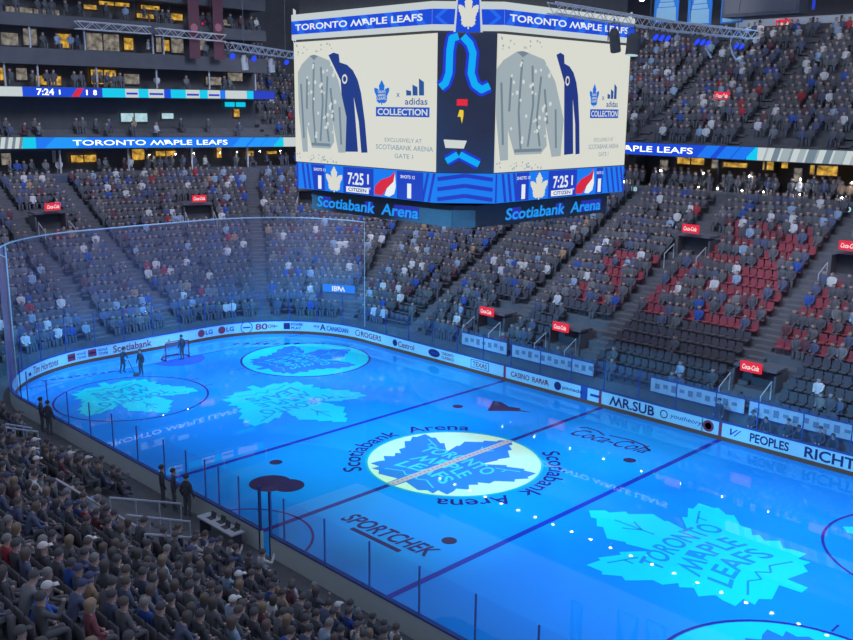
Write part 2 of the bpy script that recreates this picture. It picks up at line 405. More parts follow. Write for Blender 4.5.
T = 'text'
advert(70.66, 3.4, [(T, 'ad_red', .25, .0, 2.5, .5, 'Tim Hortons', .01, .35), ('box', 'ad_dark', -1.45, -.1, .28, .2)])
for s0 in (67.65, 66.04): advert(s0, 1.5, [('box', 'ad_red', -.4, .02, .62, .5), ('box', 'ad_dark', -.4, .02, .62, .12), (T, 'ad_navy', .38, .13, .72, .2, 'HOME'), (T, 'ad_navy', .38, -.15, .72, .2, 'TOWN')])
advert(63.44, 3.3, [(T, 'ad_red', .05, 0, 3.0, .52, 'Scotiabank', .03)])
for s0 in (57.35, 55.59): advert(s0, 1.4, [('disc', 'ad_red', -.38, 0, .6, .58), (T, 'ad_navy', .3, 0, .6, .36, 'LG', .04)])
advert(53.98, 1.0, [('ring', 'ad_navy', 0, 0, .95, .56), ('box', 'ad_navy', 0, 0, .6, .1)])
advert(52.46, 1.7, [(T, 'ad_red', -.35, 0, .95, .5, '80', .06), (T, 'ad_red', .42, 0, .5, .3, 'ON', .02), ('box', 'ad_navy', .75, 0, .3, .06)])
advert(50.32, 1.7, [('box', 'ad_dark', -.5, 0, .5, .5), (T, 'ad_navy', .32, .14, .95, .22, 'POWER', .05), (T, 'ad_navy', .25, -.15, .8, .2, 'PLAY', .05)])
advert(47.09, 3.3, [(T, 'ad_navy', -1.3, .02, .5, .24, 'my', .03), (T, 'ad_dark', -.78, .04, .5, .5, 'A', .09), (T, 'ad_navy', .55, 0, 2.0, .38, 'CANADIAN', .04)])
advert(43.32, 3.1, [('ring', 'ad_red', -1.22, 0, .5, .5), (T, 'ad_red', .3, 0, 2.3, .42, 'ROGERS', .04)])
advert(39.46, 2.5, [('disc', 'ad_dark', -.9, 0, .5, .5), (T, 'ad_red', .3, 0, 1.7, .42, 'Castrol', .03)])
advert(35.56, 2.7, [('disc', 'ad_dark', -.72, 0, 1.15, .56), ('box', 'ad_navy', -.72, 0, .7, .1), (T, 'ad_red', .62, .14, 1.15, .2, 'TORONTO', .03), (T, 'ad_red', .62, -.14, 1.2, .2, 'CLASSICS', .03)])
advert(31.91, 1.7, [('box', 'ad_navy', 0, .27, 1.6, .04), ('box', 'ad_navy', 0, -.27, 1.6, .04), ('box', 'ad_navy', -.8, 0, .05, .56), ('box', 'ad_navy', .8, 0, .05, .56), (T, 'ad_red', 0, 0, 1.3, .34, 'TEXAS', .03)])
advert(27.63, 3.3, [(T, 'ad_red', -.75, 0, 1.55, .36, 'CASINO', .03), (T, 'ad_red', .95, 0, 1.35, .36, 'RAMA', .03)])
advert(24.5, 2.3, [('disc', 'ad_dark', -.82, 0, .55, .55), (T, 'ad_dark', .32, -.02, 1.5, .3, 'pinnacle', .03)])
advert(22.48, 1.0, [('box', 'ad_navy', 0, 0, .7, .16)])
advert(19.89, 3.3, [(T, 'ad_dark', 0, 0, 3.1, .6, 'MR.SUB', .05)])
advert(16.61, 2.7, [('ring', 'ad_dark', -1.1, 0, .5, .56), (T, 'ad_navy', .3, 0, 2.0, .34, 'youtheory', .0, .2)])
advert(14.92, .8, [('disc', 'ad_red', 0, 0, .68, .66), ('disc', 'ad_dark', 0, 0, .4, .4)])
advert(12.0, 3.5, [(T, 'ad_navy', -1.3, 0, .65, .4, 'V/', .03, .4), (T, 'ad_dark', .6, 0, 2.15, .5, 'PEOPLES', .05)])
advert(7.7, 3.9, [(T, 'ad_dark', 0, 0, 3.6, .58, 'RICHTER', .05)])

# ------------------------------------------------------------------ glass
PANE = {}
def glass_panel(s0, s1, label, h=1.8, z0=1.08, tall=False):
    a, b = P(s0, .08), P(s1, .08); mid = (a+b)/2; L = (b-a).length
    ang = math.atan2((b-a).y, (b-a).x)
    g = empty('rink_glass', (mid.x, mid.y, z0), ang, label, 'rink glass', 'clear glass panels standing on the boards')
    key = (round(L, 2), h, P(s0, 0).y < -12)
    if key not in PANE:
        pm = MB().box((0, 0, h/2), (L-.04, .016, h)).mesh('pane'); pm.materials.append(M['glass'])
        sm = MB().box((-L/2, 0, h/2), (.05, .05, h)).mesh('post'); sm.materials.append(mat('blue_post', (.14, .26, .75), .5, .1, 4) if P(s0, 0).y < -12 and abs(s0-s1) < 3 and h < 2 else M['cap'])
        PANE[key] = (pm, sm)
    for n, me in zip(('pane', 'post'), PANE[key]):
        o = bpy.data.objects.new(n, me); C.objects.link(o); o.parent = g
    return g
xs = [-21.0, -18.3, -15.75, -13.2, -10.75, -8.3, -5.8, -3.9]
for i, (a, b) in enumerate(zip(xs, xs[1:])):
    glass_panel(s_near(a), s_near(b), f'clear near-side glass panel, {ordinal(i+1)} along from the end netting')
xs = [-3.9, -2.35, -1.3, .2, 1.7]
for i, (a, b) in enumerate(zip(xs, xs[1:])):
    glass_panel(s_near(a), s_near(b), f'narrow near-side glass panel at the scorer table, {ordinal(i+1)} before the gate gap')
xs = [2.4, 3.28, 5.78, 8.28, 10.78, 13.3, 15.8, 18.3, 20.8]
for i, (a, b) in enumerate(zip(xs, xs[1:])):
    glass_panel(s_near(a), s_near(b), f'clear near-side glass panel, {ordinal(i+1)} past the gate gap')
n = 18
for i in range(n):
    a = -2.44*9+i*2.44
    glass_panel(s_far(a+2.44), s_far(a), f'far-side glass, {ordinal(i+1)} panel from the end corner')
for nm, a, b, k in (('curve by the far boards', S1, S2, 6), ('goal end', S2, S3, 4), ('curve by the near boards', S3, S4, 6)):
    for i in range(k):
        glass_panel(a+(b-a)*(i+1)/k, a+(b-a)*i/k, f'end glass panel in the {nm}, {ordinal(i+1)} panel along', h=2.4)
for x in (1.66, 2.36):
    MB().box((x, -HW-.08, 1.45), (.09, .1, 2.9)).build('gate_post', M['cap'], label='tall dark post beside the gate gap '+('nearer the goal' if x < 2 else 'nearer the camera'), cat='post')

# ------------------------------------------------------------------ netting behind the goal
net = empty('safety_net', label='tall translucent safety netting curving round the goal end', cat='safety net')
NA, NB_ = S1, S4-.3
mb = MB(); sweep(mb, [(.12, 2.9), (.12, 5), (.12, 9.2)], NA, NB_, step=.7); mb.build('netting', M['netting'], net)
mb = MB(); sweep(mb, [(.16, 1.3), (.16, 5), (.16, 9.2)], S3+ARC*.60, S4-.3, step=.5); mb.build('added_edge_band', glassmat('edge_on_netting', (1, 1, 1), .40, .6), net, label='added denser layer where the netting is seen edge-on')  # extra layer added to brighten the netting where it turns edge-on
mb = MB(); mb.tube([P(s, .12, 9.2) for s in srange(NA, NB_, .7)], .05, 5); mb.build('top_cable', M['pale'], net, label='pale cable along the top of the netting')
mb = MB()
for s in (NA, NB_): mb.tube([P(s, .12, 1.2), P(s, .12, 9.2)], .025, 5)
mb.tube([P(S3+ARC*.57, .12, 3.2), P(S3+ARC*.57, .12, 9.2)], .05, 5)
mb.build('edge_cord', M['pale'], net)

# ------------------------------------------------------------------ people
def skin_mesh(joints, bones, name, mats, paint, sub=1):
    me = bpy.data.meshes.new('tmp'); me.from_pydata([j[0] for j in joints], bones, [])
    o = bpy.data.objects.new('tmp', me); C.objects.link(o)
    o.modifiers.new('s', 'SKIN'); sv = me.skin_vertices[0].data
    for i, j in enumerate(joints):
        r = j[1]; sv[i].radius = r if isinstance(r, tuple) else (r, r); sv[i].use_root = i == 0
    m = o.modifiers.new('d', 'SUBSURF'); m.levels = sub; m.render_levels = sub
    out = bpy.data.meshes.new_from_object(o.evaluated_get(bpy.context.evaluated_depsgraph_get())); out.name = name
    bpy.data.objects.remove(o); bpy.data.meshes.remove(me)
    out.materials.clear()
    for m in mats: out.materials.append(m)
    for p in out.polygons: p.material_index = paint(p.center); p.use_smooth = True
    return out
BONES = [(0, 1), (1, 2), (2, 3), (3, 4), (4, 5), (2, 6), (6, 7), (7, 8), (8, 9), (2, 10), (10, 11), (11, 12), (12, 13), (0, 14), (14, 15), (15, 16), (16, 17), (0, 18), (18, 19), (19, 20), (20, 21), (4, 22)]
def figure(name, pel, chest, head, arms, legs, sub=1):
    """arms: (elbow, wrist, hand) for each side, legs: (knee, ankle, toe) for each side; faces +y"""
    px, py, pz = pel; c = V(chest); h = V(head)
    J = [((px, py, pz), (.15, .12)), tuple([((V(pel)+c)/2)[:], (.15, .115)]), (c[:], (.16, .115)), ((c*.42+h*.58)[:], .06), ((h-V((0, 0, .03)))[:], (.085, .105)), ((h+V((0, -.01, .09)))[:], (.075, .09))]
    for sd, (e, w, hd) in zip((-1, 1), arms):
        J += [((c.x+sd*.17, c.y, c.z+.06), .075), (e, .056), (w, .042), (hd, .044)]
    for sd, (k, a, t) in zip((-1, 1), legs):
        J += [((px+sd*.09, py+.02, pz-.02), .095), (k, .075), (a, .052), (t, .048)]
    J.append(((h.x, h.y+.105, h.z-.01), .022))
    hz = h.z-.12; hands = [V(a[2]) for a in arms]; seatz = pz-.02
    ks = [V(l[0]) for l in legs]
    def paint(p):
        if p.z > hz and (V((p.x, p.y, 0))-V((h.x, h.y, 0))).length < .16: return 2
        if any((p-q).length < .075 for q in hands): return 2
        if p.z < seatz+.06 and p.y > py+.1 or p.z < min(seatz-.02, .9 if pz > .7 else .5): return 1
        return 0
    me = skin_mesh(J, BONES, name, [M['cloth'], M['trousers'], M['skin']], paint, sub)
    return me, h
SIT = [((-.1, .46, .5), (-.12, .44, .09), (-.13, .58, .05)), ((.1, .46, .5), (.12, .44, .09), (.13, .58, .05))]
POSES = {
    'hands down': figure('person', (0, 0, .52), (0, .0, .98), (0, .04, 1.27), [((-.27, .05, .76), (-.12, .25, .62), (-.05, .31, .62)), ((.27, .05, .76), (.12, .25, .62), (.05, .31, .63))], SIT),
    'leaning forward': figure('person', (0, 0, .52), (0, .22, .92), (0, .36, 1.18), [((-.25, .36, .68), (-.1, .52, .62), (-.04, .58, .66)), ((.25, .36, .68), (.1, .52, .62), (.04, .58, .65))], SIT),
    'holding a phone': figure('person', (0, 0, .52), (0, -.02, .98), (.02, .02, 1.27), [((-.27, .05, .76), (-.12, .25, .62), (-.05, .31, .62)), ((.26, .2, .9), (.17, .38, 1.12), (.14, .4, 1.2))], SIT),
    'turned aside': figure('person', (0, 0, .52), (.06, .02, .97), (.13, .04, 1.25), [((-.2, .12, .76), (-.06, .3, .66), (.02, .34, .66)), ((.33, .0, .78), (.3, .24, .64), (.26, .31, .64))], SIT),
    'sitting back': figure('person', (0, .04, .5), (0, -.1, .95), (0, -.1, 1.24), [((-.26, -.06, .7), (-.2, .2, .56), (-.17, .29, .56)), ((.26, -.06, .7), (.2, .2, .56), (.17, .29, .56))], SIT),
    'standing': figure('person', (0, 0, .94), (0, .01, 1.36), (0, .03, 1.66), [((-.27, -.02, 1.12), (-.27, .1, .87), (-.26, .13, .79)), ((.27, -.02, 1.12), (.27, .1, .87), (.26, .13, .79))],
        [((-.1, .03, .5), (-.11, -.02, .09), (-.12, .13, .04)), ((.1, .03, .5), (.11, -.02, .09), (.12, .13, .04))]),
    'standing with a tool': figure('person', (0, 0, .94), (0, .08, 1.35), (0, .16, 1.62), [((-.25, .2, 1.1), (-.12, .42, 1.02), (-.08, .48, .98)), ((.25, .18, 1.08), (.1, .38, .92), (.06, .44, .88))],
        [((-.13, .08, .5), (-.15, -.04, .09), (-.16, .11, .04)), ((.13, .0, .5), (.14, -.14, .09), (.15, .01, .04))]),
}
def hair_mesh(kind):
    mb = MB(); n = 10
    prof = {'short': (.99, -.2), 'long': (1.02, -1.35), 'cap': (1.02, .05)}[kind]
    vs = []; fs = []; rows = 6
    for i in range(rows+1):
        for k in range(n):
            a = 2*PI*k/n; front = max(0, math.sin(a))
            lo = prof[1]*(1-front)+.35*front
            t = PI/2+(math.asin(max(-.95, min(.95, lo)))-PI/2)*i/rows if lo > -1 else None
            if t is None:
                f = i/rows; z = 1-f*(1-lo)
                r = math.sqrt(max(0, 1-z*z)) if z > 0 else 1.0-.12*abs(z)
            else: z = math.sin(t); r = math.cos(t)
            vs.append((.112*prof[0]*r*math.cos(a), .128*prof[0]*r*math.sin(a)-.012, .03+.135*z))
    for i in range(rows):
        for k in range(n): fs.append((i*n+k, (i+1)*n+k, (i+1)*n+(k+1) % n, i*n+(k+1) % n))
    fs.append(tuple(range(n))); mb.add(vs, fs)
    if kind == 'cap': mb.box((0, .15, .045), (.15, .12, .02))
    me = mb.mesh('hair'); me.materials.append(M['hair']); me.shade_smooth(); return me
HAIR = {k: hair_mesh(k) for k in ('short', 'long', 'cap')}
def person(loc, rz, pose, col, hkind, hcol, label, group=None, scale=1.0):
    me, h = POSES[pose]
    o = bpy.data.objects.new('person', me); C.objects.link(o)
    o.location = loc; o.rotation_euler = (0, 0, rz); o.scale = (scale,)*3; o.color = (*col, 1)
    tag(o, label, 'person', group)
    c = bpy.data.objects.new('cap' if hkind == 'cap' else 'hair', HAIR[hkind]); C.objects.link(c); c.parent = o; c.location = h+V((0, 0, .02)); c.color = (*hcol, 1)
    return o
def held(o, mb, name, m, label=None): return mb.build(name, m, o, label=label)

# workers on the ice
w = person((-26.4, -4.55, 0), math.radians(-60), 'standing with a tool', (.10, .095, .13), 'short', (.09, .085, .085), 'person in dark clothes bending over a shovel on the ice behind the leaf')
sh = MB().tube([(.02, .46, .95), (.1, .95, .1)], .025).box((.12, 1.1, .05), (.7, .35, .04), rot=Matrix.Rotation(.5, 3, 'Z'))
o = sh.build('snow_shovel', M['black'], label='dark long-handled shovel resting on the ice by the worker', cat='shovel'); o.matrix_world = w.matrix_basis.copy()
person((-25.1, -3.9, 0), math.radians(200), 'standing', (.10, .095, .13), 'short', (.09, .085, .085), 'person in dark clothes standing alone on the ice between the worker and the goal')
person((-26.75, .15, 0), math.radians(100), 'standing', (.10, .095, .13), 'short', (.09, .085, .085), 'person in dark clothes standing in front of the goal')
# goal
g = empty('hockey_goal', (-27.13, 0, 0), label='red-framed ice hockey goal with white netting before the end boards', cat='goal')
fr = MB().tube([(0, -.915, 0), (0, -.915, 1.22), (0, .915, 1.22), (0, .915, 0)], .045, 8); fr.build('frame', M['goalred'], g)
bs = MB().tube([(0, -.915, .05), (-.5, -1.0, .05), (-1.05, -.6, .05), (-1.12, 0, .05), (-1.05, .6, .05), (-.5, 1.0, .05), (0, .915, .05)], .045, 6)
bs.tube([(0, -.9, 1.22), (-.45, -.6, 1.2), (-.5, 0, 1.2), (-.45, .6, 1.2), (0, .9, 1.22)], .03, 6); bs.build('base_rail', M['goalred'], g)
top = [(0, -.9, 1.22), (-.45, -.6, 1.2), (-.5, 0, 1.2), (-.45, .6, 1.2), (0, .9, 1.22)]; bot = [(0, -.915, .06), (-1.05, -.6, .06), (-1.12, 0, .06), (-1.05, .6, .06), (0, .915, .06)]
nt_ = MB().add(top+bot, [(i, i+1, 6+i, 5+i) for i in range(4)]+[(0, 4, 3, 2, 1)]); nt_.build('netting', M['goalnet'], g)
MB().lathe([(.05, 0), (.05, .16), (.03, .2), (.025, .25)], 8).build('water_bottle', M['amber'], label='amber water bottle on top of the goal', cat='bottle').location = (-27.42, -.45, 1.24)
MB().lathe([(.06, 0), (.06, .2), (.03, .25), (.025, .3)], 8).build('water_bottle', M['black'], label='dark water bottle on top of the goal', cat='bottle').location = (-27.42, .45, 1.24)

# ------------------------------------------------------------------ camera model (for choosing what is in view)
CAM = V((31.0750, -33.0123, 17.6305)); YAW, PIT, ROL, FPX = 2.35894774, .222374, .010746, 941.114
dirv = V((math.cos(PIT)*math.cos(YAW), math.cos(PIT)*math.sin(YAW), -math.sin(PIT)))
rt0 = V((math.sin(YAW), -math.cos(YAW), 0)); up0 = rt0.cross(dirv)
rt = rt0*math.cos(ROL)+up0*math.sin(ROL); upv = rt.cross(dirv)
def proj(p):
    q = V(p)-CAM; z = q.dot(dirv); return 426.5+FPX*q.dot(rt)/z, 320-FPX*q.dot(upv)/z, z
def in_view(p, m=6):
    x, y, z = proj(p); return z > 0 and -m < x < 853+m and -m < y < 640+m

# ------------------------------------------------------------------ stands
NR, TD, RS, D0, Z0 = 20, .92, .5, 2.2, 1.0
prof = [(.135, 0), (.135, .12), (D0, .12), (D0, Z0)]
for i in range(NR):
    prof += [(D0+TD*(i+1), Z0+RS*i)]
    if i < NR-1: prof += [(D0+TD*(i+1), Z0+RS*(i+1))]
DT = D0+TD*NR; ZT = Z0+RS*(NR-1)
mb = MB(); sweep(mb, prof+[(DT, ZT+1.1), (DT+.2, ZT+1.1)], 0, S8, step=1.5)
mb.build('lower_stand', M['concrete'], kind='structure')
AISLES = [15.6, 25.5, 33.2, 41.2, S1+3.2, S1+8.6, S2+1.5, S2+7.3, S3+4.2, S3+9.0, s_near(-17), s_near(-9), s_near(-1), s_near(7), s_near(15)]
for s in AISLES:
    st = MB()
    for i in range(NR):
        d = D0+TD*i; hw = .55*(RR+0)/(RR+d) if (S1 < s < S2 or S3 < s < S4) else .55
        for dd, zz in ((0, .03), (TD/2, .25)):
            a = [P(s-hw, d+dd, Z0+RS*i), P(s+hw, d+dd, Z0+RS*i), P(s+hw, d+TD, Z0+RS*i), P(s-hw, d+TD, Z0+RS*i)]
            b = [p+V((0, 0, zz)) for p in a]
            st.add(a+b, [(4, 5, 6, 7), (0, 1, 5, 4), (1, 2, 6, 5), (3, 0, 4, 7)])
    o = st.build('aisle_stairs', M['step'], kind='structure')
# vomitory portals with red signs
VOMS = [(SX+12.6, 3.6, 'far side, third portal from the frame edge'), (SX+6.0, 3.6, 'x'), (SX-7.5, 3.6, 'x'), (24.6, 13.7, 'x'), (13.6, 13.7, 'x'), (S1+10.5, 13.7, 'x'), (S2+5.3, 13.7, 'x'), (S1+6.74, 15.6, 'x')]
VLAB = ['low by the casino advert', 'low above the long bench panel', 'low near the PEOPLES advert', 'high among the red seats below the far ribbon', 'high by the picture edge below the far ribbon',
        'high above the netting cable near the goal end middle', 'high above the netting at the goal end near the picture edge', 'high just under the scoreboard at the goal-end corner']
EXCL = []
for (s, d, _), lab in zip(VOMS, VLAB):
    p, nrm = base(s); ang = math.atan2(nrm.y, nrm.x)-PI/2
    zt = Z0+(d-D0)/TD*RS
    v = empty('vomitory', P(s, d, 0), ang, f'dark entrance portal {lab}', 'entrance portal')
    h = 1.75 if d > 6 else 1.55
    bx = MB()
    for sd in (-1, 1): bx.box((sd*1.25, 1.1, zt+.1), (.12, 1.4, 2*h-.8))
    bx.box((0, 1.1, zt+h-.06), (2.62, 1.4, .14)); bx.build('portal', M['concrete'], v)
    MB().box((0, 1.4, zt+.2), (2.34, .1, 2.6)).build('doorway', M['black'], v, label='dark doorway')
    rl = MB()
    for sd in (-1, 1):
        rl.tube([(sd*1.25, 0, zt+.0), (sd*1.25, 0, zt+1.05), (sd*1.25, -1.2, zt+.45), (sd*1.25, -1.2, zt-.6)], .035, 6)
    rl.build('guard_rail', M['rail'], v)
    low = d < 6
    sg = empty('exit_sign', v.location+nrm*(-.05)+V((0, 0, zt+h+.5 if not low else zt+h+.1)), ang, f'glowing red sign {lab}', 'sign', 'red signs over the entrances')
    MB().box((0, 0, 0), (1.25, .16, .58)).build('casing', M['E_sign'], sg)
    MB().text('Coca-Cola', plane((0, -.09, 0), (1, 0, 0), (0, 0, 1)), 1.0, .3, bold=.05, shear=.3).build('lettering', M['E_text'], sg)
    EXCL.append((s, 1.5, d-.4, d+3.4))
# LED strip over the corner portal
p, nrm = base(S1+4.3); ang = math.atan2(nrm.y, nrm.x)-PI/2
sg = empty('led_sign', P(S1+4.3, 4.2, 2.95), ang, 'small bright blue LED board with white letters above the curved end glass', 'sign')
MB().box((0, .08, 0), (2.8, .14, .62)).build('panel', M['E_blue2'], sg)
MB().box((0, .16, -.7), (2.9, .1, 1.4)).build('support', M['wall'], sg)
MB().text('IBM', plane((0, -.0, 0), (1, 0, 0), (0, 0, 1)), 1.15, .42, bold=.05).build('lettering', M['E_text'], sg)
EXCL.append((S1+4.3, 1.6, 3.0, 5.2))

def blocked(s, d):
    for a in AISLES:
        if abs(s-a) < (.78 if not (S1 < a < S2 or S3 < a < S4) else .78*RR/(RR+d)): return True
    xn = s-S4-SX
    if s > S4 and ((-4.2 < xn < 4.6 and d < 6.9) or (-12.8 < xn < -9.4 and d < 5.6)): return True      # the bare stair well behind the scorer table
    return any(abs(s-e[0]) < e[1]*(RR/(RR+d) if (S1 < e[0] < S2 or S3 < e[0] < S4) else 1) and e[2] < d < e[3] for e in EXCL)
SEATS = []      # (s, row, x, y, z, rz, zone)
def on_arc(s): return S1 < s < S2 or S3 < s < S4
for i in range(NR):
    d = D0+TD*i+.42; z = Z0+RS*i
    s = 4.0
    while s < s_near(21.5):
        stp = .53*(RR/(RR+d) if on_arc(s) else 1)
        s += stp
        if blocked(s, d): continue
        p, n = base(s); q = p+n*d; SEATS.append((s, i, q.x, q.y, z, math.atan2(-n.y, -n.x)-PI/2))
print('seats', len(SEATS))
def zone(s): return 'far' if s < S1 else 'corner' if s < S2 else 'end' if s < S3 else 'corner2' if s < S4 else 'near'
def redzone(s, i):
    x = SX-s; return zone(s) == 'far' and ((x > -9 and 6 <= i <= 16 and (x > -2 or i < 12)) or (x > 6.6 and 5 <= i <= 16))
def occupied(s, i):
    zn = zone(s); r = rng.random()
    if redzone(s, i): return r < (.5 if SX-s > -3 else .66)
    if zn == 'far':
        if i < 6: return r < (.10 if SX-s > -8 else .4)
        return r < .9
    if zn == 'near': return r < (.88 if i > 0 else .5)
    return r < .9
occ, emp = [], []
for t in SEATS: (occ if occupied(t[0], t[1]) else emp).append(t)

# --- seat kind
def seat_mesh(full=True):
    mb = MB()
    mb.box((0, -.24, .68), (.46, .06, .5), rot=None, taper=.92)
    mb.box((0, -.02, .43), (.45, .42, .07))
    if full:
        for sd in (-1, 1): mb.box((sd*.25, -.08, .56), (.035, .34, .04)).box((sd*.22, -.2, .2), (.04, .06, .4))
        mb.box((0, -.272, .70), (.30, .02, .3))
    return mb
red_emp = [t for t in emp if zone(t[0]) == 'far' and in_view((t[2], t[3], t[4]+.6))]
print('empty seats in view', len(red_emp), sum(redzone(t[0], t[1]) for t in red_emp))
red_emp.sort(key=lambda t: (V((t[2], t[3], t[4]))-CAM).length)
chosen = red_emp[:300]; ckeys = {(t[0], t[1]) for t in chosen}
sme = seat_mesh().mesh('stadium_seat'); sme.materials.append(M['seat']); cnt = {}
smd = seat_mesh().mesh('stadium_seat'); smd.materials.append(M['dseat'])
for t in sorted(chosen, key=lambda t: (t[1], -t[0])):
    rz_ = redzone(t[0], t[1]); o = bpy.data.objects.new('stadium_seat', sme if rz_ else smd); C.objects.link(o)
    o.location = (t[2], t[3], t[4]); o.rotation_euler = (0, 0, t[5])
    k = cnt[t[1]] = cnt.get(t[1], 0)+1
    tag(o, f'empty {"red" if rz_ else "dark"} folding seat in the far stand, {ordinal(t[1]+1)} row up, {ordinal(k)} empty one along', 'seat', f'empty {"red" if rz_ else "dark"} seats in the far stand')
def tile(tv, tf, places, name, mats, mi, kind='stuff', label=None, cat=None):
    """many copies of one small shape merged into one uncountable mass"""
    tv = np.array(tv, dtype=float); tf = np.array(tf, dtype=int); n = len(places); nv = len(tv)
    P_ = np.array(places); ca, sa = np.cos(P_[:, 3]), np.sin(P_[:, 3]); sc = P_[:, 4:5]
    x = tv[None, :, 0]*sc; y = tv[None, :, 1]*sc; z = tv[None, :, 2]*sc
    W = np.stack([x*ca[:, None]-y*sa[:, None]+P_[:, 0:1], x*sa[:, None]+y*ca[:, None]+P_[:, 1:2], z+P_[:, 2:3]], -1).reshape(-1, 3)
    F = (tf[None]+(np.arange(n)*nv)[:, None, None]).reshape(-1, 4)
    me = bpy.data.meshes.new(name); me.vertices.add(len(W)); me.vertices.foreach_set('co', W.ravel())
    me.loops.add(F.size); me.loops.foreach_set('vertex_index', F.ravel().astype(np.int32))
    me.polygons.add(len(F)); me.polygons.foreach_set('loop_start', (np.arange(len(F))*4).astype(np.int32))
    me.polygons.foreach_set('material_index', np.asarray(mi).ravel().astype(np.int32))
    me.update(calc_edges=True); me.validate()
    for m in mats: me.materials.append(m)
    o = bpy.data.objects.new(name, me); C.objects.link(o); return tag(o, label, cat, None, kind)
sb = seat_mesh(False)
rest = [t for t in SEATS if (t[0], t[1]) not in ckeys]
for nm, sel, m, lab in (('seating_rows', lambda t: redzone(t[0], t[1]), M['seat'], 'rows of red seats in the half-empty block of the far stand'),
                        ('seating_rows', lambda t: t[0] < S1 and not redzone(t[0], t[1]), M['dseat'], 'rows of shade-dulled seats along the crowded far stand'),
                        ('seating_rows', lambda t: S1 <= t[0] < S4, M['dseat'], 'rows of shade-dulled red seats round the goal end'),
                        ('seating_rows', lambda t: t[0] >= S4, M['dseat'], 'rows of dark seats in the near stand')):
    L = [t for t in rest if sel(t)]
    tile(sb.v, sb.f, [(t[2], t[3], t[4], t[5], 1) for t in L], nm, [m], np.zeros((len(L), len(sb.f))), label=lab, cat='seating')

# --- spectators
PAL = [('black', (.140, .147, .175), 34), ('charcoal', (.175, .182, .203), 24), ('navy', (.133, .161, .266), 20), ('royal blue', (.06, .14, .5), 3.5), ('white', (.82, .83, .86), 6), ('pale blue', (.38, .52, .72), 4),
       ('grey', (.26, .27, .29), 5), ('maroon', (.19, .09, .115), 3), ('red', (.5, .07, .09), 1), ('tan', (.5, .35, .24), 1)]
PW = np.array([p[2] for p in PAL], float); PW /= PW.sum()
HP = [('black', (.123, .123, .138), 'short'), ('dark brown', (.160, .138, .131), 'short'), ('brown', (.203, .167, .152), 'long'), ('fair', (.34, .26, .19), 'long'), ('grey', (.3, .3, .3), 'short'),
      ('dark', (.145, .131, .131), 'long'), ('navy', (.09, .11, .22), 'cap'), ('white', (.85, .85, .88), 'cap'), ('black', (.131, .131, .145), 'cap')]
HW_ = np.array([24, 22, 13, 5, 6, 13, 8, 4, 7], float); HW_ /= HW_.sum()
near = [t for t in occ if t[0] > S3+6 and in_view((t[2], t[3], t[4]+1.2), 4)]
near.sort(key=lambda t: (V((t[2], t[3], t[4]))-CAM).length)
ind = near[:300]; ikeys = {(t[0], t[1]) for t in ind}
by_row = {}; used_pick = set()
PICK = [((22, 622), ('tan', (.66, .46, .28)), ('grey', (.5, .48, .45), 'short')), ((62, 622), ('orange', (.75, .26, .10)), ('dark', (.1, .09, .09), 'short')), ((22, 598), ('royal blue', (.08, .2, .7)), ('white', (.85, .85, .88), 'cap')),
        ((90, 612), ('maroon', (.34, .12, .15)), ('fair', (.5, .36, .26), 'long')), ((150, 495), ('white', (.85, .86, .88)), ('fair', (.5, .36, .26), 'short')), ((84, 468), ('royal blue', (.08, .2, .7)), ('white', (.85, .85, .88), 'cap')),
        ((152, 598), ('white', (.85, .86, .88)), ('white', (.85, .85, .88), 'cap')), ((230, 602), ('pale blue', (.5, .62, .8)), ('white', (.85, .85, .88), 'cap')), ((325, 588), ('royal blue', (.08, .2, .7)), ('white', (.85, .85, .88), 'cap')), ((38, 555), ('red', (.6, .12, .15)), ('fair', (.5, .36, .26), 'short'))]
for t in ind: by_row.setdefault(t[1], []).append(t)
poses = ['hands down', 'leaning forward', 'holding a phone', 'turned aside', 'sitting back']
for i in sorted(by_row):
    for k, t in enumerate(sorted(by_row[i], key=lambda t: t[0])):
        cn, cc, _ = PAL[rng.choice(len(PAL), p=PW)]; hn, hc, hk = HP[rng.choice(len(HP), p=HW_)]
        ps = poses[rng.choice(5, p=[.4, .2, .08, .16, .16])]
        jit = .8+.4*rng.random()
        hd = f'{hn} cap' if hk == 'cap' else f'{hn} hair' if hn != 'dark' else 'dark hair'
        x_, y_, _z = proj((t[2], t[3], t[4]+1.1))
        for (hx, hy), pk, hkx in PICK:
            if abs(x_-hx) < 9 and abs(y_-hy) < 8 and (hx, hy) not in used_pick: used_pick.add((hx, hy)); cn, cc = pk; hn, hc, hk = hkx; hd = f'{hn} cap' if hk == 'cap' else f'{hn} hair'; jit = 1
        person((t[2], t[3], t[4]), t[5]+rng.normal(0, .12), ps, tuple(c*jit for c in cc), hk, hc,
               f'person in {cn}, {hd}, {ps}, {ordinal(i+1)} row off near glass, {ordinal(k+1)} along', 'spectators in the near stand', .95+.1*rng.random())
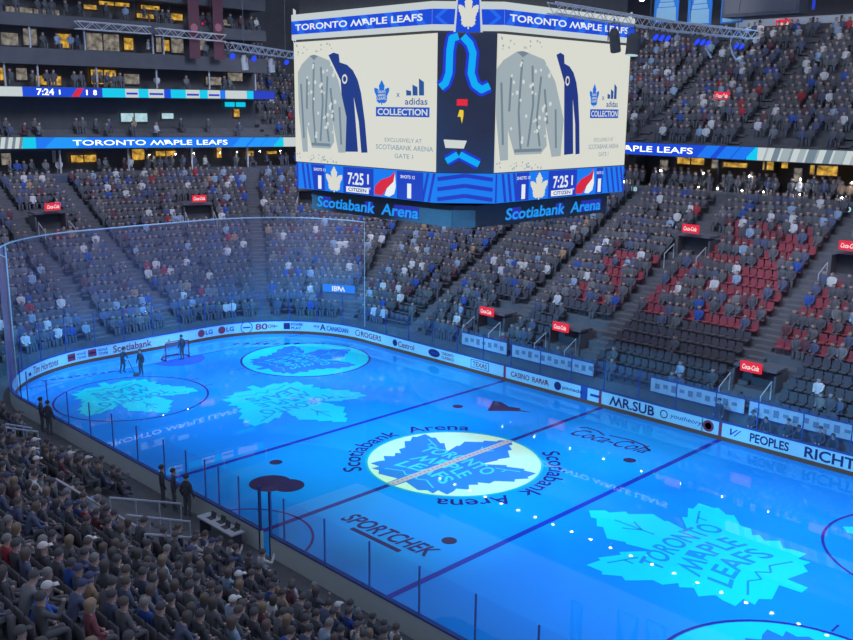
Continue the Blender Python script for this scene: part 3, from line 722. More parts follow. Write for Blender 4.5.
# a countless far crowd: small seated figures
def crowd_template():
    tv, tf, part = [], [], []
    def rings(rs, p, cap=True):
        b = len(tv)
        for (cx, cy, cz, hx, hy) in rs: tv.extend([(cx-hx, cy-hy, cz), (cx+hx, cy-hy, cz), (cx+hx, cy+hy, cz), (cx-hx, cy+hy, cz)])
        for i in range(len(rs)-1):
            for k in range(4): tf.append((b+4*i+k, b+4*i+(k+1) % 4, b+4*i+4+(k+1) % 4, b+4*i+4+k)); part.append(p[i] if isinstance(p, list) else p)
        if cap: tf.append((b+4*len(rs)-4, b+4*len(rs)-3, b+4*len(rs)-2, b+4*len(rs)-1)); part.append(p[-1] if isinstance(p, list) else p)
    rings([(0, 0, .42, .18, .14), (0, 0, .75, .19, .13), (0, .01, 1.0, .23, .12), (0, .02, 1.1, .16, .09)], 0)
    rings([(0, .03, 1.1, .05, .05), (0, .04, 1.15, .08, .09), (0, .04, 1.27, .09, .11), (0, .03, 1.33, .09, .11), (0, .02, 1.40, .05, .06)], [1, 1, 1, 2, 2])
    rings([(0, .02, .42, .17, .08), (0, .45, .46, .17, .08)], 3, False)
    for sd in (-1, 1): rings([(sd*.11, .42, .02, .06, .07), (sd*.11, .43, .5, .07, .08)], 3)
    for sd in (-1, 1): rings([(sd*.14, .3, .6, .04, .06), (sd*.25, .06, .72, .05, .06), (sd*.24, .02, 1.02, .06, .07)], [0, 0])
    return tv, tf, np.array(part)
tv, tf, part = crowd_template()
CM = [mat('crowd_'+p[0].replace(' ', '_'), p[1], .9) for p in PAL]+[M['skin']]+[mat('crowd_hair', (.14, .13, .13), .8), mat('crowd_fair_hair', (.32, .25, .19), .8)]+[M['trousers'], mat('crowd_jeans', (.13, .155, .2), .9)]
def crowd(places, label):
    n = len(places); cl = rng.choice(len(PAL), n, p=PW)
    mi = np.zeros((n, len(tf)), int)
    mi[:] = np.where(part == 0, 0, 0); mi[:, part == 0] = cl[:, None]; mi[:, part == 1] = len(PAL)
    mi[:, part == 2] = (len(PAL)+1+(rng.random(n) < .16))[:, None]; mi[:, part == 3] = (len(PAL)+3+(rng.random(n) < .3))[:, None]
    tile(tv, tf, places, 'crowd', CM, mi, label=label, cat='crowd')
FARP = [(t[2], t[3], t[4], t[5]+rng.normal(0, .2), .94+.12*rng.random()) for t in occ if (t[0], t[1]) not in ikeys]
zz = [zone(t[0]) for t in occ if (t[0], t[1]) not in ikeys]
for zs, lab in ((('far',), 'crowd of distant spectators seated in the far stand beyond the boards'), (('corner', 'end'), 'crowd of distant spectators behind the netting at the goal end'), (('corner2', 'near'), 'dark crowd filling the near stand by the picture corner')):
    crowd([p for p, q in zip(FARP, zz) if q in zs], lab)

# ------------------------------------------------------------------ people and fittings by the near and far boards
for x, y, z, ps, lab in ((-17.5, -13.75, .35, 'standing', 'dark silhouette of a person at the near glass by the netting, nearer the goal'), (-16.7, -13.7, .35, 'standing', 'dark silhouette of a person at the near glass by the netting, nearer the camera'),
                         (-4.9, -13.7, .12, 'standing', 'dark silhouette of a person at the near glass, nearest the goal of three'), (-3.9, -13.7, .25, 'standing', 'tall dark silhouette of a person at the near glass, middle of three'), (-2.8, -13.7, .3, 'standing', 'dark silhouette of a person at the near glass, nearest the pale table of three')):
    person((x, y, z), math.radians(rng.integers(-40, 40)), ps, (.10, .10, .13), 'short', (.09, .085, .085), lab, scale=1.08)
for k, x in enumerate((8.9, 9.8, 10.9, 11.6, 12.6, 13.4)):
    person((x, 14.35, .12), PI, 'leaning forward' if k % 2 else 'hands down', (.10, .10, .13), 'cap' if k % 3 == 0 else 'short', (.09, .09, .1), f'dark figure on the far bench behind the PEOPLES advert, {ordinal(k+1)} along', scale=1.1)
person((6.95, 14.2, .12), PI, 'standing', (.10, .10, .13), 'short', (.09, .085, .085), 'dark figure standing by the far boards between two bench panels', scale=1.0)
for k, (x0, x1, lab) in enumerate(((-13.6, -9.4, 'pale lit panel behind the far boards above the oval advert'), (-8.9, -2.2, 'long pale panel behind the far boards above the casino advert'), (2.0, 8.0, 'pale panel behind the far bench above the MR.SUB advert'), (8.3, 14.6, 'pale panel behind the far bench above the PEOPLES advert'))):
    b = empty('bench_backboard', ((x0+x1)/2, 15.05, 0), 0, lab, 'panel')
    w = x1-x0; MB().box((0, 0, 1.5), (w, .06, .85)).build('panel', M['frosted'], b)
    fr = MB().box((0, -.01, 1.95), (w+.1, .1, .06)).box((0, -.01, 1.06), (w+.1, .1, .06)); fr.build('frame', M['cap'], b)
    pr = MB()
    for i in range(int(w/.55)): pr.quad(-w/2+.3+.55*i, 1.3+.12*(i % 2), -w/2+.62+.55*i, 1.62+.05*(i % 3), plane((0, -.035, 0), (1, 0, 0), (0, 0, 1)))
    pr.build('print', mat('faint_print', (.26, .32, .44), .6), b)
tb = empty('scorer_table', (-.2, -13.72, .12), 0, 'pale blue-grey table with dark things on it beside the near glass', 'table')
MB().box((0, 0, .74), (2.6, .62, .06)).build('table_top', M['table'], tb)
for sx in (-1, 1): MB().box((sx*1.15, 0, .36), (.06, .5, .72)).build('leg', M['steel'], tb)
for k, (x, y) in enumerate(((-.9, -13.7), (-.3, -13.62), (.25, -13.75), (.7, -13.6))):
    lp = MB().box((0, 0, .012), (.34, .24, .024)).box((0, .13, .13), (.34, .02, .22), rot=Matrix.Rotation(-.25, 3, 'X'))
    o = lp.build('monitor', M['black'], label=f'small dark screen on the pale table by the near glass, {ordinal(k+1)} from the goal end', cat='screen', group='small screens on the scorer table'); o.location = (x, y, .89)
def handrail(a, b, label, n=4):
    a, b = V(a), V(b); g = empty('handrail', a, 0, label, 'handrail'); d = b-a
    MB().tube([(0, 0, 0), d], .045, 6).build('rail', M['rail'], g)
    for i in range(n):
        p = d*(i/(n-1)); zt = Z0+(-(a+p).y-HW-D0)/TD*RS-.5; MB().tube([p, (p.x, p.y, zt-a.z)], .03, 5).build('post', M['rail'], g)
for i, (a, b, lab) in enumerate((((1.0, -18.92, 3.95), (-1.2, -14.9, 1.8), 'grey handrail sloping down the near stand towards the scorer table, upper one'), ((3.5, -19.55, 4.3), (1.9, -16.3, 2.5), 'grey handrail in the near stand, middle of three'),
        ((5.8, -20.1, 4.6), (4.5, -17.4, 3.1), 'grey handrail in the near stand, lowest of three in the picture'), ((.3, -20.5, 4.9), (4.95, -19.93, 4.5), 'thick grey guard rail crossing the top of the near stand handrails'),
        ((-11.3, -17.85, 3.35), (-12.1, -16.4, 2.6), 'short grey rail in the near stand by the picture edge, upper'), ((-9.8, -18.55, 3.74), (-11.4, -16.4, 2.6), 'short grey rail in the near stand by the picture edge, lower'))):
    handrail(a, b, lab)

# ------------------------------------------------------------------ far side: club level, ribbon, upper stand
def struct(name, mb, m): return mb.build(name, m, kind='structure')
FY = 33.6; X0, X1 = -51.0, 34.0; XC = (X0+X1)/2; XL = X1-X0
struct('wall_far', MB().box((XC, 38.1, 12.9), (XL, .2, 3.2)), M['wall'])
struct('floor_club', MB().box((XC, FY+2.3, 11.42), (XL, 4.8, .2)), M['concrete'])
struct('ceiling_club', MB().box((XC, FY+2.2, 14.25), (XL, 5.0, .3)), M['wall'])
struct('trim_1', MB().box((XC, FY+.02, 11.05), (XL, .12, 1.05)), M['bluewall'])
us = MB()
for i in range(17):
    y = FY+.25+.8*i; us.box((XC, y+.4, 14.75+.265*i), (XL, .8, .9+.53*i))
struct('upper_stand', us, M['concrete'])
struct('wall_far', MB().box((XC, 50.5, 28), (XL, .3, 9)), M['wall'])
for i in range(21):
    x = -44.4+3.85*i
    struct('wall_partition', MB().box((x, FY+3.4, 12.8), (.15, 2.2, 2.6)), M['wall'])
CP = []
for i, (y, z) in enumerate(((34.5, 11.52), (35.4, 11.75))):
    x = X0+2
    while x < 20:
        x += .6
        if rng.random() < .62: CP.append((x, y, z, PI+rng.normal(0, .3), .95+.1*rng.random()))
crowd(CP, 'spectators in the club level under the far ribbon')
CP = []
for i in range(17):
    x = -44.
    while x < 22:
        x += .54
        if abs((x+40) % 8.2-4) < .5: continue
        if rng.random() < (.75 if i > 1 else .5): CP.append((x, FY+.25+.8*i+.35, 15.2+.53*i, PI+rng.normal(0, .2), .94+.12*rng.random()))
crowd(CP, 'spectators packed in the upper far stand above the ribbon')
for k, x in enumerate((-11.9, -3.7, 4.5)):
    st = MB()
    for i in range(18): st.box((x, FY+.25+.8*i+.2, 15.22+.53*i), (.9, .4, .22))
    struct('aisle_stairs', st, M['step'])
# ribbon boards
def ribbon(name, label, origin, ux, uz, L0, L1, h, cells, mats_, letters):
    """cells: (u0,u1,mat index,[slant])"""
    g = empty(name, origin, 0, label, 'LED ribbon board'); ux = V(ux); mats_ = list(mats_); n = V((ux.y, -ux.x, 0))
    mp = plane(n*.07, ux, uz)
    c = MB(); a, b = V(ux)*L0, V(ux)*L1
    ang = Matrix.Rotation(math.atan2(ux.y, ux.x), 3, 'Z')
    sl = V(uz); tilt = sl
    pts = []
    for u in (L0, L1):
        for v in (-h/2-.05, h/2+.05):
            for w in (.05, -.25): pts.append(ux*u+V(uz)*v+n*w+V((0, 0, 0)))
    c.add(pts, [(0, 2, 3, 1), (4, 5, 7, 6), (0, 4, 6, 2), (1, 3, 7, 5), (0, 1, 5, 4), (2, 6, 7, 3)]); c.build('casing', M['black'], g)
    s_ = MB()
    for u0, u1, mi, *sl_ in cells:
        k = sl_[0] if sl_ else 0
        s_.poly([(u0, -h/2), (u1, -h/2), (u1+k, h/2), (u0+k, h/2)], plane(n*(.07 if not sl_ else .074), ux, uz), mi)
    s_.build('screen', mats_, g)
    mp2 = plane(n*.08, ux, uz)
    for st, u, w, hh, mk, bold in letters:
        MB().text(st, mp2, w, hh, u=u, v=0, bold=bold).build('lettering', emi('ribbon_lettering', (236, 242, 244), 1.7), g)
    return g
# far ribbon: text ends at x=-6.5
cells = [(-18, -2.16, 0), (-2.16, -1.31, 1), (-1.31, 30, 2)]
cells += [(-22, -18, 1), (-44, -22, 0)]
cells += [(x, x+1.1, 3, .8) for x in (-6.2, -4.6, -3.4)]+[(-19.0, -18.2, 3, .6)]
cells += [(x, x+.16+.3*(i % 3), 4+(i % 2), .25) for i, x in enumerate(np.arange(-.9, 16, .62))]
TW = 14.2
ribbon('ribbon_board', 'long blue LED ribbon board with white team lettering along the far stand', (0, FY-.55, 14.57), (1, 0, 0), (0, 0, 1), -46, 30, .92, cells,
       [M['E_blue'], M['E_cyan'], M['E_rim'], M['E_blue2'], M['E_grey'], M['E_grey2']], [('TORONTO MAPLE LEAFS', -6.55-TW/2, TW, .46, 'E_text', .02)])
# goal-end ribbon, lower
slope = -.0145
cells = [(-16, -.3, 2), (-.3, .9, 1), (.9, 25.6, 0), (25.6, 26.9, 1), (26.9, 31, 2)]+[(y, y+1.5, 3, 1.0) for y in (1.6, 3.0, 20.6, 22.4, 24.0)]+[(y, y+.25, 4, .2) for y in np.arange(-3, -.5, .6)]
ribbon('ribbon_board', 'blue LED ribbon board with white team lettering along the goal-end stand', (-50.75, 0, 14.31), (0, 1, slope), (0, 0, 1), -16, 31, .94, cells,
       [M['E_blue2'], M['E_cyan'], M['E_rim'], M['E_sky'], M['E_grey2']], [('TORONTO MAPLE LEAFS', 12.1, 15.9, .47, 'E_text', .02)])
# goal-end ribbon, upper
cy0 = lambda px: (px*.0993)-1.6
cells = [(-12, .1, 2), (.1, 1.3, 0), (1.3, 3.4, 0), (3.4, 5.6, 0), (5.6, 7.2, 4), (7.2, 9.4, 1), (9.4, 10.7, 2), (10.7, 11.7, 1), (11.7, 13.3, 2), (13.3, 14.0, 0), (14.0, 15.6, 1), (15.6, 17.1, 2), (17.1, 18.0, 1), (18.0, 19.4, 2), (19.4, 20.0, 3), (20.0, 22.5, 2), (22.5, 23.3, 1), (23.3, 25.9, 4)]
g = ribbon('ribbon_board', 'upper LED ribbon board with game clock and sponsor blocks at the goal end', (-50.75, 0, 18.56), (0, 1, .004), (0, 0, 1), -12, 25.9, .78, cells,
           [M['E_blue'], M['E_cyan'], M['E_rim'], M['E_blue2'], M['E_deep']], [('7:24', 2.05, 1.5, .55, 'E_text', .05), ('1', 3.3, .12, .4, 'E_text', .05), ('1', 5.75, .14, .45, 'E_text', .05), ('8', 6.5, .35, .45, 'E_text', .04)])
mp = plane((.09, 0, 0), (0, 1, 0), (0, 0, 1))
MB().poly([(4.3, -.36), (5.0, -.36), (5.5, .36), (4.9, .36)], mp).build('emblem', M['E_red'], g)
t = MB()
for a, b in ((9.5, 10.6), (11.8, 13.2), (15.7, 17.0), (18.1, 19.3)): t.quad(a, -.09, b, .09, mp)
t.build('stripe', M['E_deep'], g)
# lit openings: (y0,y1,z0,z1,kind)
def lit(rows, label_fmt, axis, pos):
    cnt_ = 0
    for a, b, z0, z1, k in rows:
        cnt_ += 1
        nm, mk, word, cat_ = {'a': ('suite_light', 'E_amber', 'amber glowing light panel', 'light'), 'r': ('suite_window', 'E_room', 'dim greyish lit suite opening', 'suite opening'), 'p': ('suite_screen', 'E_screen', 'pale bluish lit screen', 'screen'),
                     'c': ('suite_screen', 'E_cyan', 'small cyan lit screen', 'screen'), 'b': ('suite_post', 'pale', 'pale upright post', 'post'), 's': ('suite_light', 'E_sign', 'red and yellow glowing light', 'light')}[k]
        w = abs(b-a); h = z1-z0; u = (a+b)/2; z = (z0+z1)/2
        o = empty(nm, (pos, u, z) if axis == 'y' else (u, pos, z), PI/2 if axis == 'y' else 0, label_fmt % (word, ordinal(cnt_)), cat_)
        MB().box((0, .06, 0), (w, .1, h)).build('panel', M[mk], o)
        if k in 'arpc' and w > .6:
            f = MB().box((0, 0, h/2), (w+.1, .14, .07)).box((0, 0, -h/2), (w+.1, .14, .07))
            n_ = max(1, int(w/1.1))
            for i in range(n_+1): f.box((-w/2+w*i/n_, 0, 0), (.09, .14, h))
            f.build('frame', M['steel'], o)
lit([(-9.65, -7.12, 13.34, 13.93, 'a'), (-5.58, -3.48, 13.3, 13.71, 'a'), (-2.32, -1.38, 13.25, 14.03, 'a'), (-0.83, -0.39, 13.47, 14.05, 'a'), (1.32, 3.42, 13.08, 13.83, 'a'), (-11.22, -10.38, 12.36, 13.62, 'r'), (0.14, 0.85, 12.5, 13.55, 'r'), (-6.54, -5.97, 13.18, 13.82, 'r'), (5.2, 7.4, 13.1, 13.8, 'a')],
    '%s under the far ribbon, %s from the scoreboard', 'x', 36.0)
EXs = -53.5
lit([(-1.12, -0.19, 12.32, 13.38, 'r'), (3.46, 3.78, 12.4, 13.53, 'b'), (5.09, 7.62, 12.33, 13.04, 'a'), (11.11, 12.5, 12.37, 13.45, 'a'), (13.61, 15.87, 12.66, 13.2, 'a'), (20.48, 21.15, 12.31, 13.44, 'a'), (23.98, 25.09, 12.4, 12.95, 'a'), (26.64, 28.06, 12.53, 12.88, 'a')], '%s below the lower goal-end ribbon, %s along', 'y', EXs)
lit([(10.2, 13.03, 15.96, 16.81, 'p'), (14.46, 15.84, 16.24, 16.82, 'p'), (21.63, 24.27, 17.43, 17.96, 'c'), (22.68, 23.5, 16.43, 17.25, 'a')], '%s between the two goal-end ribbons, %s along', 'y', EXs)
lit([(-0.5, -0.08, 19.51, 20.53, 'a'), (0.77, 1.81, 19.55, 20.59, 'r'), (2.45, 4.81, 19.17, 20.01, 'a'), (7.53, 10.08, 19.37, 20.7, 'a'), (10.74, 12.41, 19.45, 20.41, 'r'), (19.52, 21.46, 19.56, 20.4, 'r'), (22.11, 24.01, 20.02, 20.97, 'r')], '%s just above the upper goal-end ribbon, %s along', 'y', EXs)
lit([(-0.25, 1.28, 22.4, 23.48, 'r'), (1.64, 2.93, 22.5, 23.91, 'r'), (4.7, 5.89, 22.4, 23.67, 'a'), (7.29, 10.58, 22.35, 23.9, 'r'), (10.95, 11.99, 22.53, 23.66, 'a'), (14.24, 14.9, 22.5, 23.9, 'r'), (14.96, 15.76, 22.63, 23.69, 'a'), (15.85, 17.28, 22.5, 23.9, 'r'), (18.72, 19.87, 22.89, 23.9, 'r')], '%s in the upper suites below the truss, %s along', 'y', EXs)
lit([(0.34, 5.1, 25.16, 25.65, 'r'), (7.28, 8.58, 25.89, 26.34, 'a'), (8.72, 11.83, 26.37, 26.76, 'a'), (12.4, 14.86, 25.49, 25.95, 'a'), (12.86, 14.91, 26.31, 26.73, 'a'), (15.75, 17.33, 25.53, 26.2, 'a'), (18.68, 19.99, 25.35, 25.9, 's'), (21.16, 22.9, 25.42, 26.02, 'r')], '%s in the top level above the truss, %s along', 'y', EXs)
# goal-end facade
Y0, Y1 = -24.0, 34.0; YC = (Y0+Y1)/2; YL = Y1-Y0
def slab(z0, z1, xa, xb, m, nm, ya=Y0, yb=Y1): return struct(nm, MB().box(((xa+xb)/2, (ya+yb)/2, (z0+z1)/2), (abs(xb-xa), yb-ya, z1-z0)), m)
slab(10.4, 11.4, -51.05, -51.25, M['bluewall'], 'trim_2')
slab(11.2, 11.4, -51.1, -57, M['concrete'], 'floor_suites')
slab(11.4, 27.6, -53.75, -53.9, M['wall'], 'wall_goal_end', Y0, 25.6)
slab(11.4, 13.6, -53.75, -53.9, M['wall'], 'wall_goal_end', 25.6, Y1)
slab(13.6, 13.8, -51.05, -53.7, M['wall'], 'ceiling_suites')
slab(18.1, 19.0, -51.08, -53.7, M['wall'], 'ceiling_suites', Y0, 25.4)
slab(20.85, 22.2, -51.2, -53.7, M['wall'], 'trim_3', Y0, 25.4)
slab(23.95, 25.0, -51.2, -53.7, M['wall'], 'trim_4', Y0, 25.4)
slab(26.9, 34, -51.2, -53.7, M['wall'], 'trim_5', Y0, 25.4)
ts = MB()
for i in range(3): ts.box((-51.5-.8*i, (Y0+25.4)/2, 14.3+.2*i), (.8, 25.4-Y0, .5+.4*i))
struct('tier_stand', ts, M['concrete'])
us = MB()
for i in range(18): us.box((-51.3-.85*i-.4, 30.5, 14.2+.26*i), (.85, 10.0, .9+.52*i))
struct('upper_stand', us, M['concrete'])
CP = []
for xx, z, ya, yb, pr in ((-52.2, 11.42, -4, 30, .4), (-51.5, 14.58, -4, 25, .16), (-52.3, 14.98, -4, 25, .22), (-52.0, 19.02, -4, 25, .4), (-52.2, 22.22, -4, 25, .3), (-52.2, 25.02, -3, 25, .35)):
    y = ya
    while y < yb:
        y += .62
        if rng.random() < pr: CP.append((xx, y, z, -PI/2+rng.normal(0, .5), .95+.1*rng.random()))
for i in range(18):
    y = 26.
    while y < 35:
        y += .55
        if rng.random() < .6: CP.append((-51.3-.85*i-.45, y, 14.66+.52*i, -PI/2+rng.normal(0, .2), .95+.1*rng.random()))
crowd(CP, 'scattered spectators in the suites and tiers at the goal end')
for k, (y, z0, z1) in enumerate(((-.9, 19, 20.85), (1.9, 19, 20.85), (7.2, 19, 20.85), (13.1, 19, 20.85), (18.8, 19, 20.85), (24.2, 19, 20.85), (1.45, 22.2, 23.95), (6.3, 22.2, 23.95), (12.9, 22.2, 23.95), (14.0, 22.2, 23.95), (3.3, 11.4, 13.6), (9.8, 11.4, 13.6), (16.5, 11.4, 13.6), (23.0, 11.4, 13.6))):
    struct('wall_partition', MB().box((-51.6, y, (z0+z1)/2), (.12, .14, z1-z0)), M['rail'])
for k, y in enumerate((16.5, 19.15)):
    b = empty('hanging_banner', (-50.2, y, 25.9), PI/2, f'dark maroon vertical banner hanging at the goal end, {"nearer the picture edge" if k == 0 else "nearer the scoreboard"}', 'banner')
    MB().box((0, 0, 0), (1.15, .05, 8.0)).build('cloth', M['maroon'], b); MB().tube([(-.65, 0, 4.02), (.65, 0, 4.02)], .05).build('rod', M['steel'], b)
    MB().disc(0, 0, .38, plane((0, -.03, -1.2+k*.2), (1, 0, 0), (0, 0, 1))).build('roundel', mat('dull_roundel', (.5, .2, .24), .9), b)
slab(13, 36, -67.2, -67.5, M['wall'], 'wall_goal_end', 20, 51)
struct('wall_corner', MB().box((-59, 51, 25), (17, .3, 22)), M['wall'])
# section numbers
for st, loc, rz, lab in (('119', (.37, FY-.09, 11.3), 0, 'above the red seats'), ('118', (-12.1, FY-.09, 11.3), 0, 'just beside the scoreboard'), ('120', (5.1, FY-.09, 11.05), 0, 'near the picture edge'), ('116', (-50.98, 6.54, 10.95), PI/2, 'at the goal end near the edge'), ('117', (-50.98, 20.1, 10.95), PI/2, 'at the goal end beside the scoreboard')):
    g = empty('section_sign', loc, rz, f'small dark section sign with pale number {st} {lab}', 'sign')
    MB().box((0, 0, 0), (1.2, .06, .5)).build('plate', M['bluewall'], g); MB().text(st, plane((0, -.04, 0), (1, 0, 0), (0, 0, 1)), .95, .36, bold=.05).build('lettering', M['E_screen'], g)
# small lamps that twinkle in the ice
lampm = MB().lathe([(.012, -.055), (.042, -.04), (.055, 0), (.042, .04), (.012, .055)], 10).mesh('globe'); lampm.materials.append(emi('small_lamp_glow', (255, 246, 236), 75.0))
rodm = MB().tube([(0, 0, .1), (0, 0, 1.25)], .012, 5).mesh('cord'); rodm.materials.append(M['black'])
basem = MB().lathe([(.09, -.22), (.09, -.18), (.03, -.16), (.03, -.08)], 8).mesh('base'); basem.materials.append(M['black'])
for k, x in enumerate((-25.8, -21.8, -17.6, -13.9, -10, -6.2, -2.4, 1.5, 5.2, 9.0)):
    g = empty('pendant_lamp', (x, 34.2, 12.85), 0, f'small bright pendant lamp in the far club level, {ordinal(k+1)} from the goal end', 'lamp', 'pendant lamps in the far club level')
    for nm, me in (('globe', lampm), ('cord', rodm)):
        o = bpy.data.objects.new(nm, me); C.objects.link(o); o.parent = g
for k, x in enumerate((-24.2, -20.9, -17.2, -15.5, -13, -6.2, -4.6, -2.6, -.9, 1.8, 4.8, 6.5)):
    g = empty('counter_lamp', (x, FY+.02, 11.8), 0, f'small bright lamp on the ledge below the far club level, {ordinal(k+1)} from the goal end', 'lamp', 'ledge lamps below the far club level')
    for nm, me in (('globe', lampm), ('base', basem)):
        o = bpy.data.objects.new(nm, me); C.objects.link(o); o.parent = g
for k, y in enumerate((12.0, 14.8, 16.8, 19.8, 21.8, 24.6, 27.2)):
    g = empty('pendant_lamp', (-51.7, y, 12.95), 0, f'small bright pendant lamp under the lower goal-end ribbon, {ordinal(k+1)} along', 'lamp', 'pendant lamps at the goal end'); g.scale = (.8, .8, .6)
    for nm, me in (('globe', lampm), ('cord', rodm)):
        o = bpy.data.objects.new(nm, me); C.objects.link(o); o.parent = g
hm = MB().lathe([(.2, -.02), (.3, .02), (.3, .35), (.1, .5), (.05, 1.45)], 12).mesh('housing'); hm.materials.append(M['black'])
gm = MB().lathe([(.02, -.07), (.16, -.05), (.19, -.02)], 12).mesh('lens'); gm.materials.append(M['E_lamp'])
for k in range(20):
    g = empty('arena_lamp', (-45.6+2.56*k, 45.9-.04*k, 27.5), 0, f'round arena lamp high over the far upper stand, {ordinal(k+1)} from the goal end', 'lamp', 'arena lamps over the far upper stand')
    for nm, me in (('housing', hm), ('lens', gm)):
        o = bpy.data.objects.new(nm, me); C.objects.link(o); o.parent = g
struct('ceiling', MB().box((-20, 46, 29.12), (70, 9, .3)), M['wall'])
# rail and signs at the top of the far stand
for k in range(9):
    x = -10.5+2.35*k; g = empty('guard_barrier', (x, 47.6, 24.7), 0, f'pale bluish guard panel at the top of the far upper stand, {ordinal(k+1)} along', 'guard panel', 'guard panels at the top of the far stand')
    MB().box((0, 0, .35), (2.1, .05, .55)).build('panel', M['frosted'], g); MB().box((0, 0, .65), (2.3, .08, .06)).build('rail', M['rail'], g)
for loc, lab in (((-7.1, 47.4, 24.9), 'small glowing red sign at the very top of the far stand'), ((-6.95, 37.6, 18.75), 'glowing red sign with white lettering in the middle of the far upper stand')):
    g = empty('exit_sign', loc, 0, lab, 'sign'); MB().box((0, 0, 0), (1.25, .16, .62)).build('casing', M['E_sign'], g)
    MB().text('Coca-Cola', plane((0, -.09, 0), (1, 0, 0), (0, 0, 1)), 1.0, .32, bold=.05, shear=.3).build('lettering', M['E_text'], g)
    MB().box((0, .12, -.5), (1.3, .1, 1.3)).build('support', M['wall'], g)
BANB = mat('banner_blue', (.035, .22, .66), .9, .08, 2); BANW = mat('banner_white', (.30, .52, .66), .9, .1, 3)
for k, (x0, x1, zb) in enumerate(((-13.65, -12.4, 24.9), (-8.82, -6.79, 23.85), (-6.04, -4.14, 23.55), (-3.45, -1.75, 23.55))):
    w = x1-x0; g = empty('championship_banner', ((x0+x1)/2, 30, zb), 0, 'blue hanging banner with a pale trophy shape, '+('half hidden by the scoreboard top', 'first clear of the scoreboard', 'second clear of the scoreboard', 'partly behind the dark speaker box')[k], 'banner', None)
    MB().box((0, 0, 2.6), (w, .04, 5.2)).build('cloth', BANB, g); MB().tube([(-w/2-.1, 0, 5.2), (w/2+.1, 0, 5.2)], .05).build('rod', M['steel'], g)
    mp = plane((0, -.03, 0), (1, 0, 0), (0, 0, 1)); q = w*.42; t = MB()
    for a, b, ra, rb in ((.1, 1.05, q*.98, q*.92), (1.1, 1.4, q*.8, q*.72), (1.45, 1.75, q*.66, q*.6), (1.8, 2.1, q*.5, q*.42), (2.15, 3.0, q*.3, q*.26), (3.05, 3.6, q*.42, q*.7)): t.poly([(-ra, a), (ra, a), (rb, b), (-rb, b)], mp)
    t.build('trophy', BANW, g)
g = empty('speaker_cluster', (.1, 29.2, 23.7), 0, 'big dark hanging speaker box beside the blue banners', 'speaker')
MB().box((0, 0, 1.6), (5.4, 1.2, 3.0)).build('cabinet', M['black'], g)
MB().box((0, -.62, 1.6), (5.0, .04, 2.6)).build('grille', M['steel'], g)
for sx in (-1, 1): MB().tube([(sx*2, 0, 3.1), (sx*2, 0, 9)], .03).build('cable', M['steel'], g)
for k, (loc, sz, lab) in enumerate((((3.1, 30, 25.4), (.18, .1, 2.6), 'upright blue light strip beside the dark speaker box'), ((1.0, 47.9, 25.7), (2.6, .12, .5), 'pale blue lit bar high above the far stand below the speaker box'), ((9.2, 47.9, 25.9), (1.6, .12, .5), 'pale blue lit bar at the top picture edge above the far stand'))):
    tag(MB().box((0, 0, 0), sz).build('light_strip', M['E_deep'] if k == 0 else M['E_banner'], None), lab, 'light').location = loc

# ------------------------------------------------------------------ trusses and stage lamps
def truss(a, b, size, label, m):
    a, b = V(a), V(b); d = b-a; L = d.length; g = empty('lighting_truss', a, 0, label, 'truss'); d.normalize(); sd = d.cross(V((0, 0, 1))).normalized(); up = sd.cross(d)
    cs = [sd*sx*size/2+up*sz*size/2 for sx in (-1, 1) for sz in (-1, 1)]
    c = MB()
    for q in cs: c.tube([q, q+d*L], size*.075, 5)
    c.build('chord', m, g)
    n = max(4, int(L/(size*1.15))); br = MB()
    for i in range(n):
        p0, p1 = d*L*i/n, d*L*(i+1)/n
        for q0, q1 in ((0, 1), (2, 3), (0, 2), (1, 3)):
            A, B = (cs[q0], cs[q1]) if i % 2 else (cs[q1], cs[q0]); br.tube([p0+A, p1+B], size*.045, 4)
    br.build('lattice', m, g)
    w = MB()
    for t_ in (.2, .8): w.tube([d*L*t_+up*size/2, d*L*t_+V((0, 0, 9))], .02, 4)
    w.build('cable', M['steel'], g); return g
truss((-49.9, 4.8, 24.2), (-49.9, 11.7, 24.15), .62, 'pale lattice truss in front of the goal-end top level, longer piece', M['pale'])
truss((-49.9, 12.4, 24.1), (-49.9, 19.6, 23.9), .62, 'pale lattice truss in front of the goal-end top level, piece behind the maroon banners', M['pale'])
truss((-17.8, -1.03, 21), (-22.5, 7.6, 20.95), .42, 'pale lattice truss just beside the scoreboard, goal side', M['pale'])
truss((9.7, -5.8, 21.05), (9.6, 2.2, 20.95), .36, 'lighting truss crossing the scoreboard top at its far-stand corner', M['pale'])
truss((9.6, 2.3, 20.95), (9.7, 9.0, 21.0), .36, 'lighting truss in front of the blue banners', M['pale'])
def stage_lamp(loc, label, r=.18, h=.5, lens='E_stage', tilt=.25, body='black', rz=0.):
    g = empty('stage_light', loc, rz, label, 'stage lamp', None)
    ax = Matrix.Rotation(tilt, 3, 'X')
    MB().lathe([(r*.55, 0), (r, -h*.25), (r, -h)], 12, axis=ax).build('body', M[body], g)
    MB().lathe([(r*.86, -h-.03), (r*.9, -h+.01)], 12, axis=ax).build('lens', M[lens], g)
    MB().tube([(-r*1.15, 0, -h*.5), (-r*1.15, 0, .2), (r*1.15, 0, .2), (r*1.15, 0, -h*.5)], .025, 5).tube([(0, 0, .2), (0, 0, .36)], .03, 5).build('yoke', M['steel'], g)
    return g
stage_lamp((9.62, -1.85, 20.6), 'dark hanging moving-head lamp over the corner of the big screen', .2, .85, 'black')
g = stage_lamp((9.62, -.45, 20.5), 'dark hanging moving-head lamp just beyond the corner of the big screen', .26, .8, 'E_screen', -.1)
for k, y in enumerate((.7, 1.15, 1.6, 3.9, 4.35, 4.8, 7.3, 7.8)):
    stage_lamp((9.62, y, 20.62), f'blue lamp hanging from the truss before the banners, {ordinal(k+1)} beyond the scoreboard', .16, .3, 'E_stage', -.9, rz=PI/2)
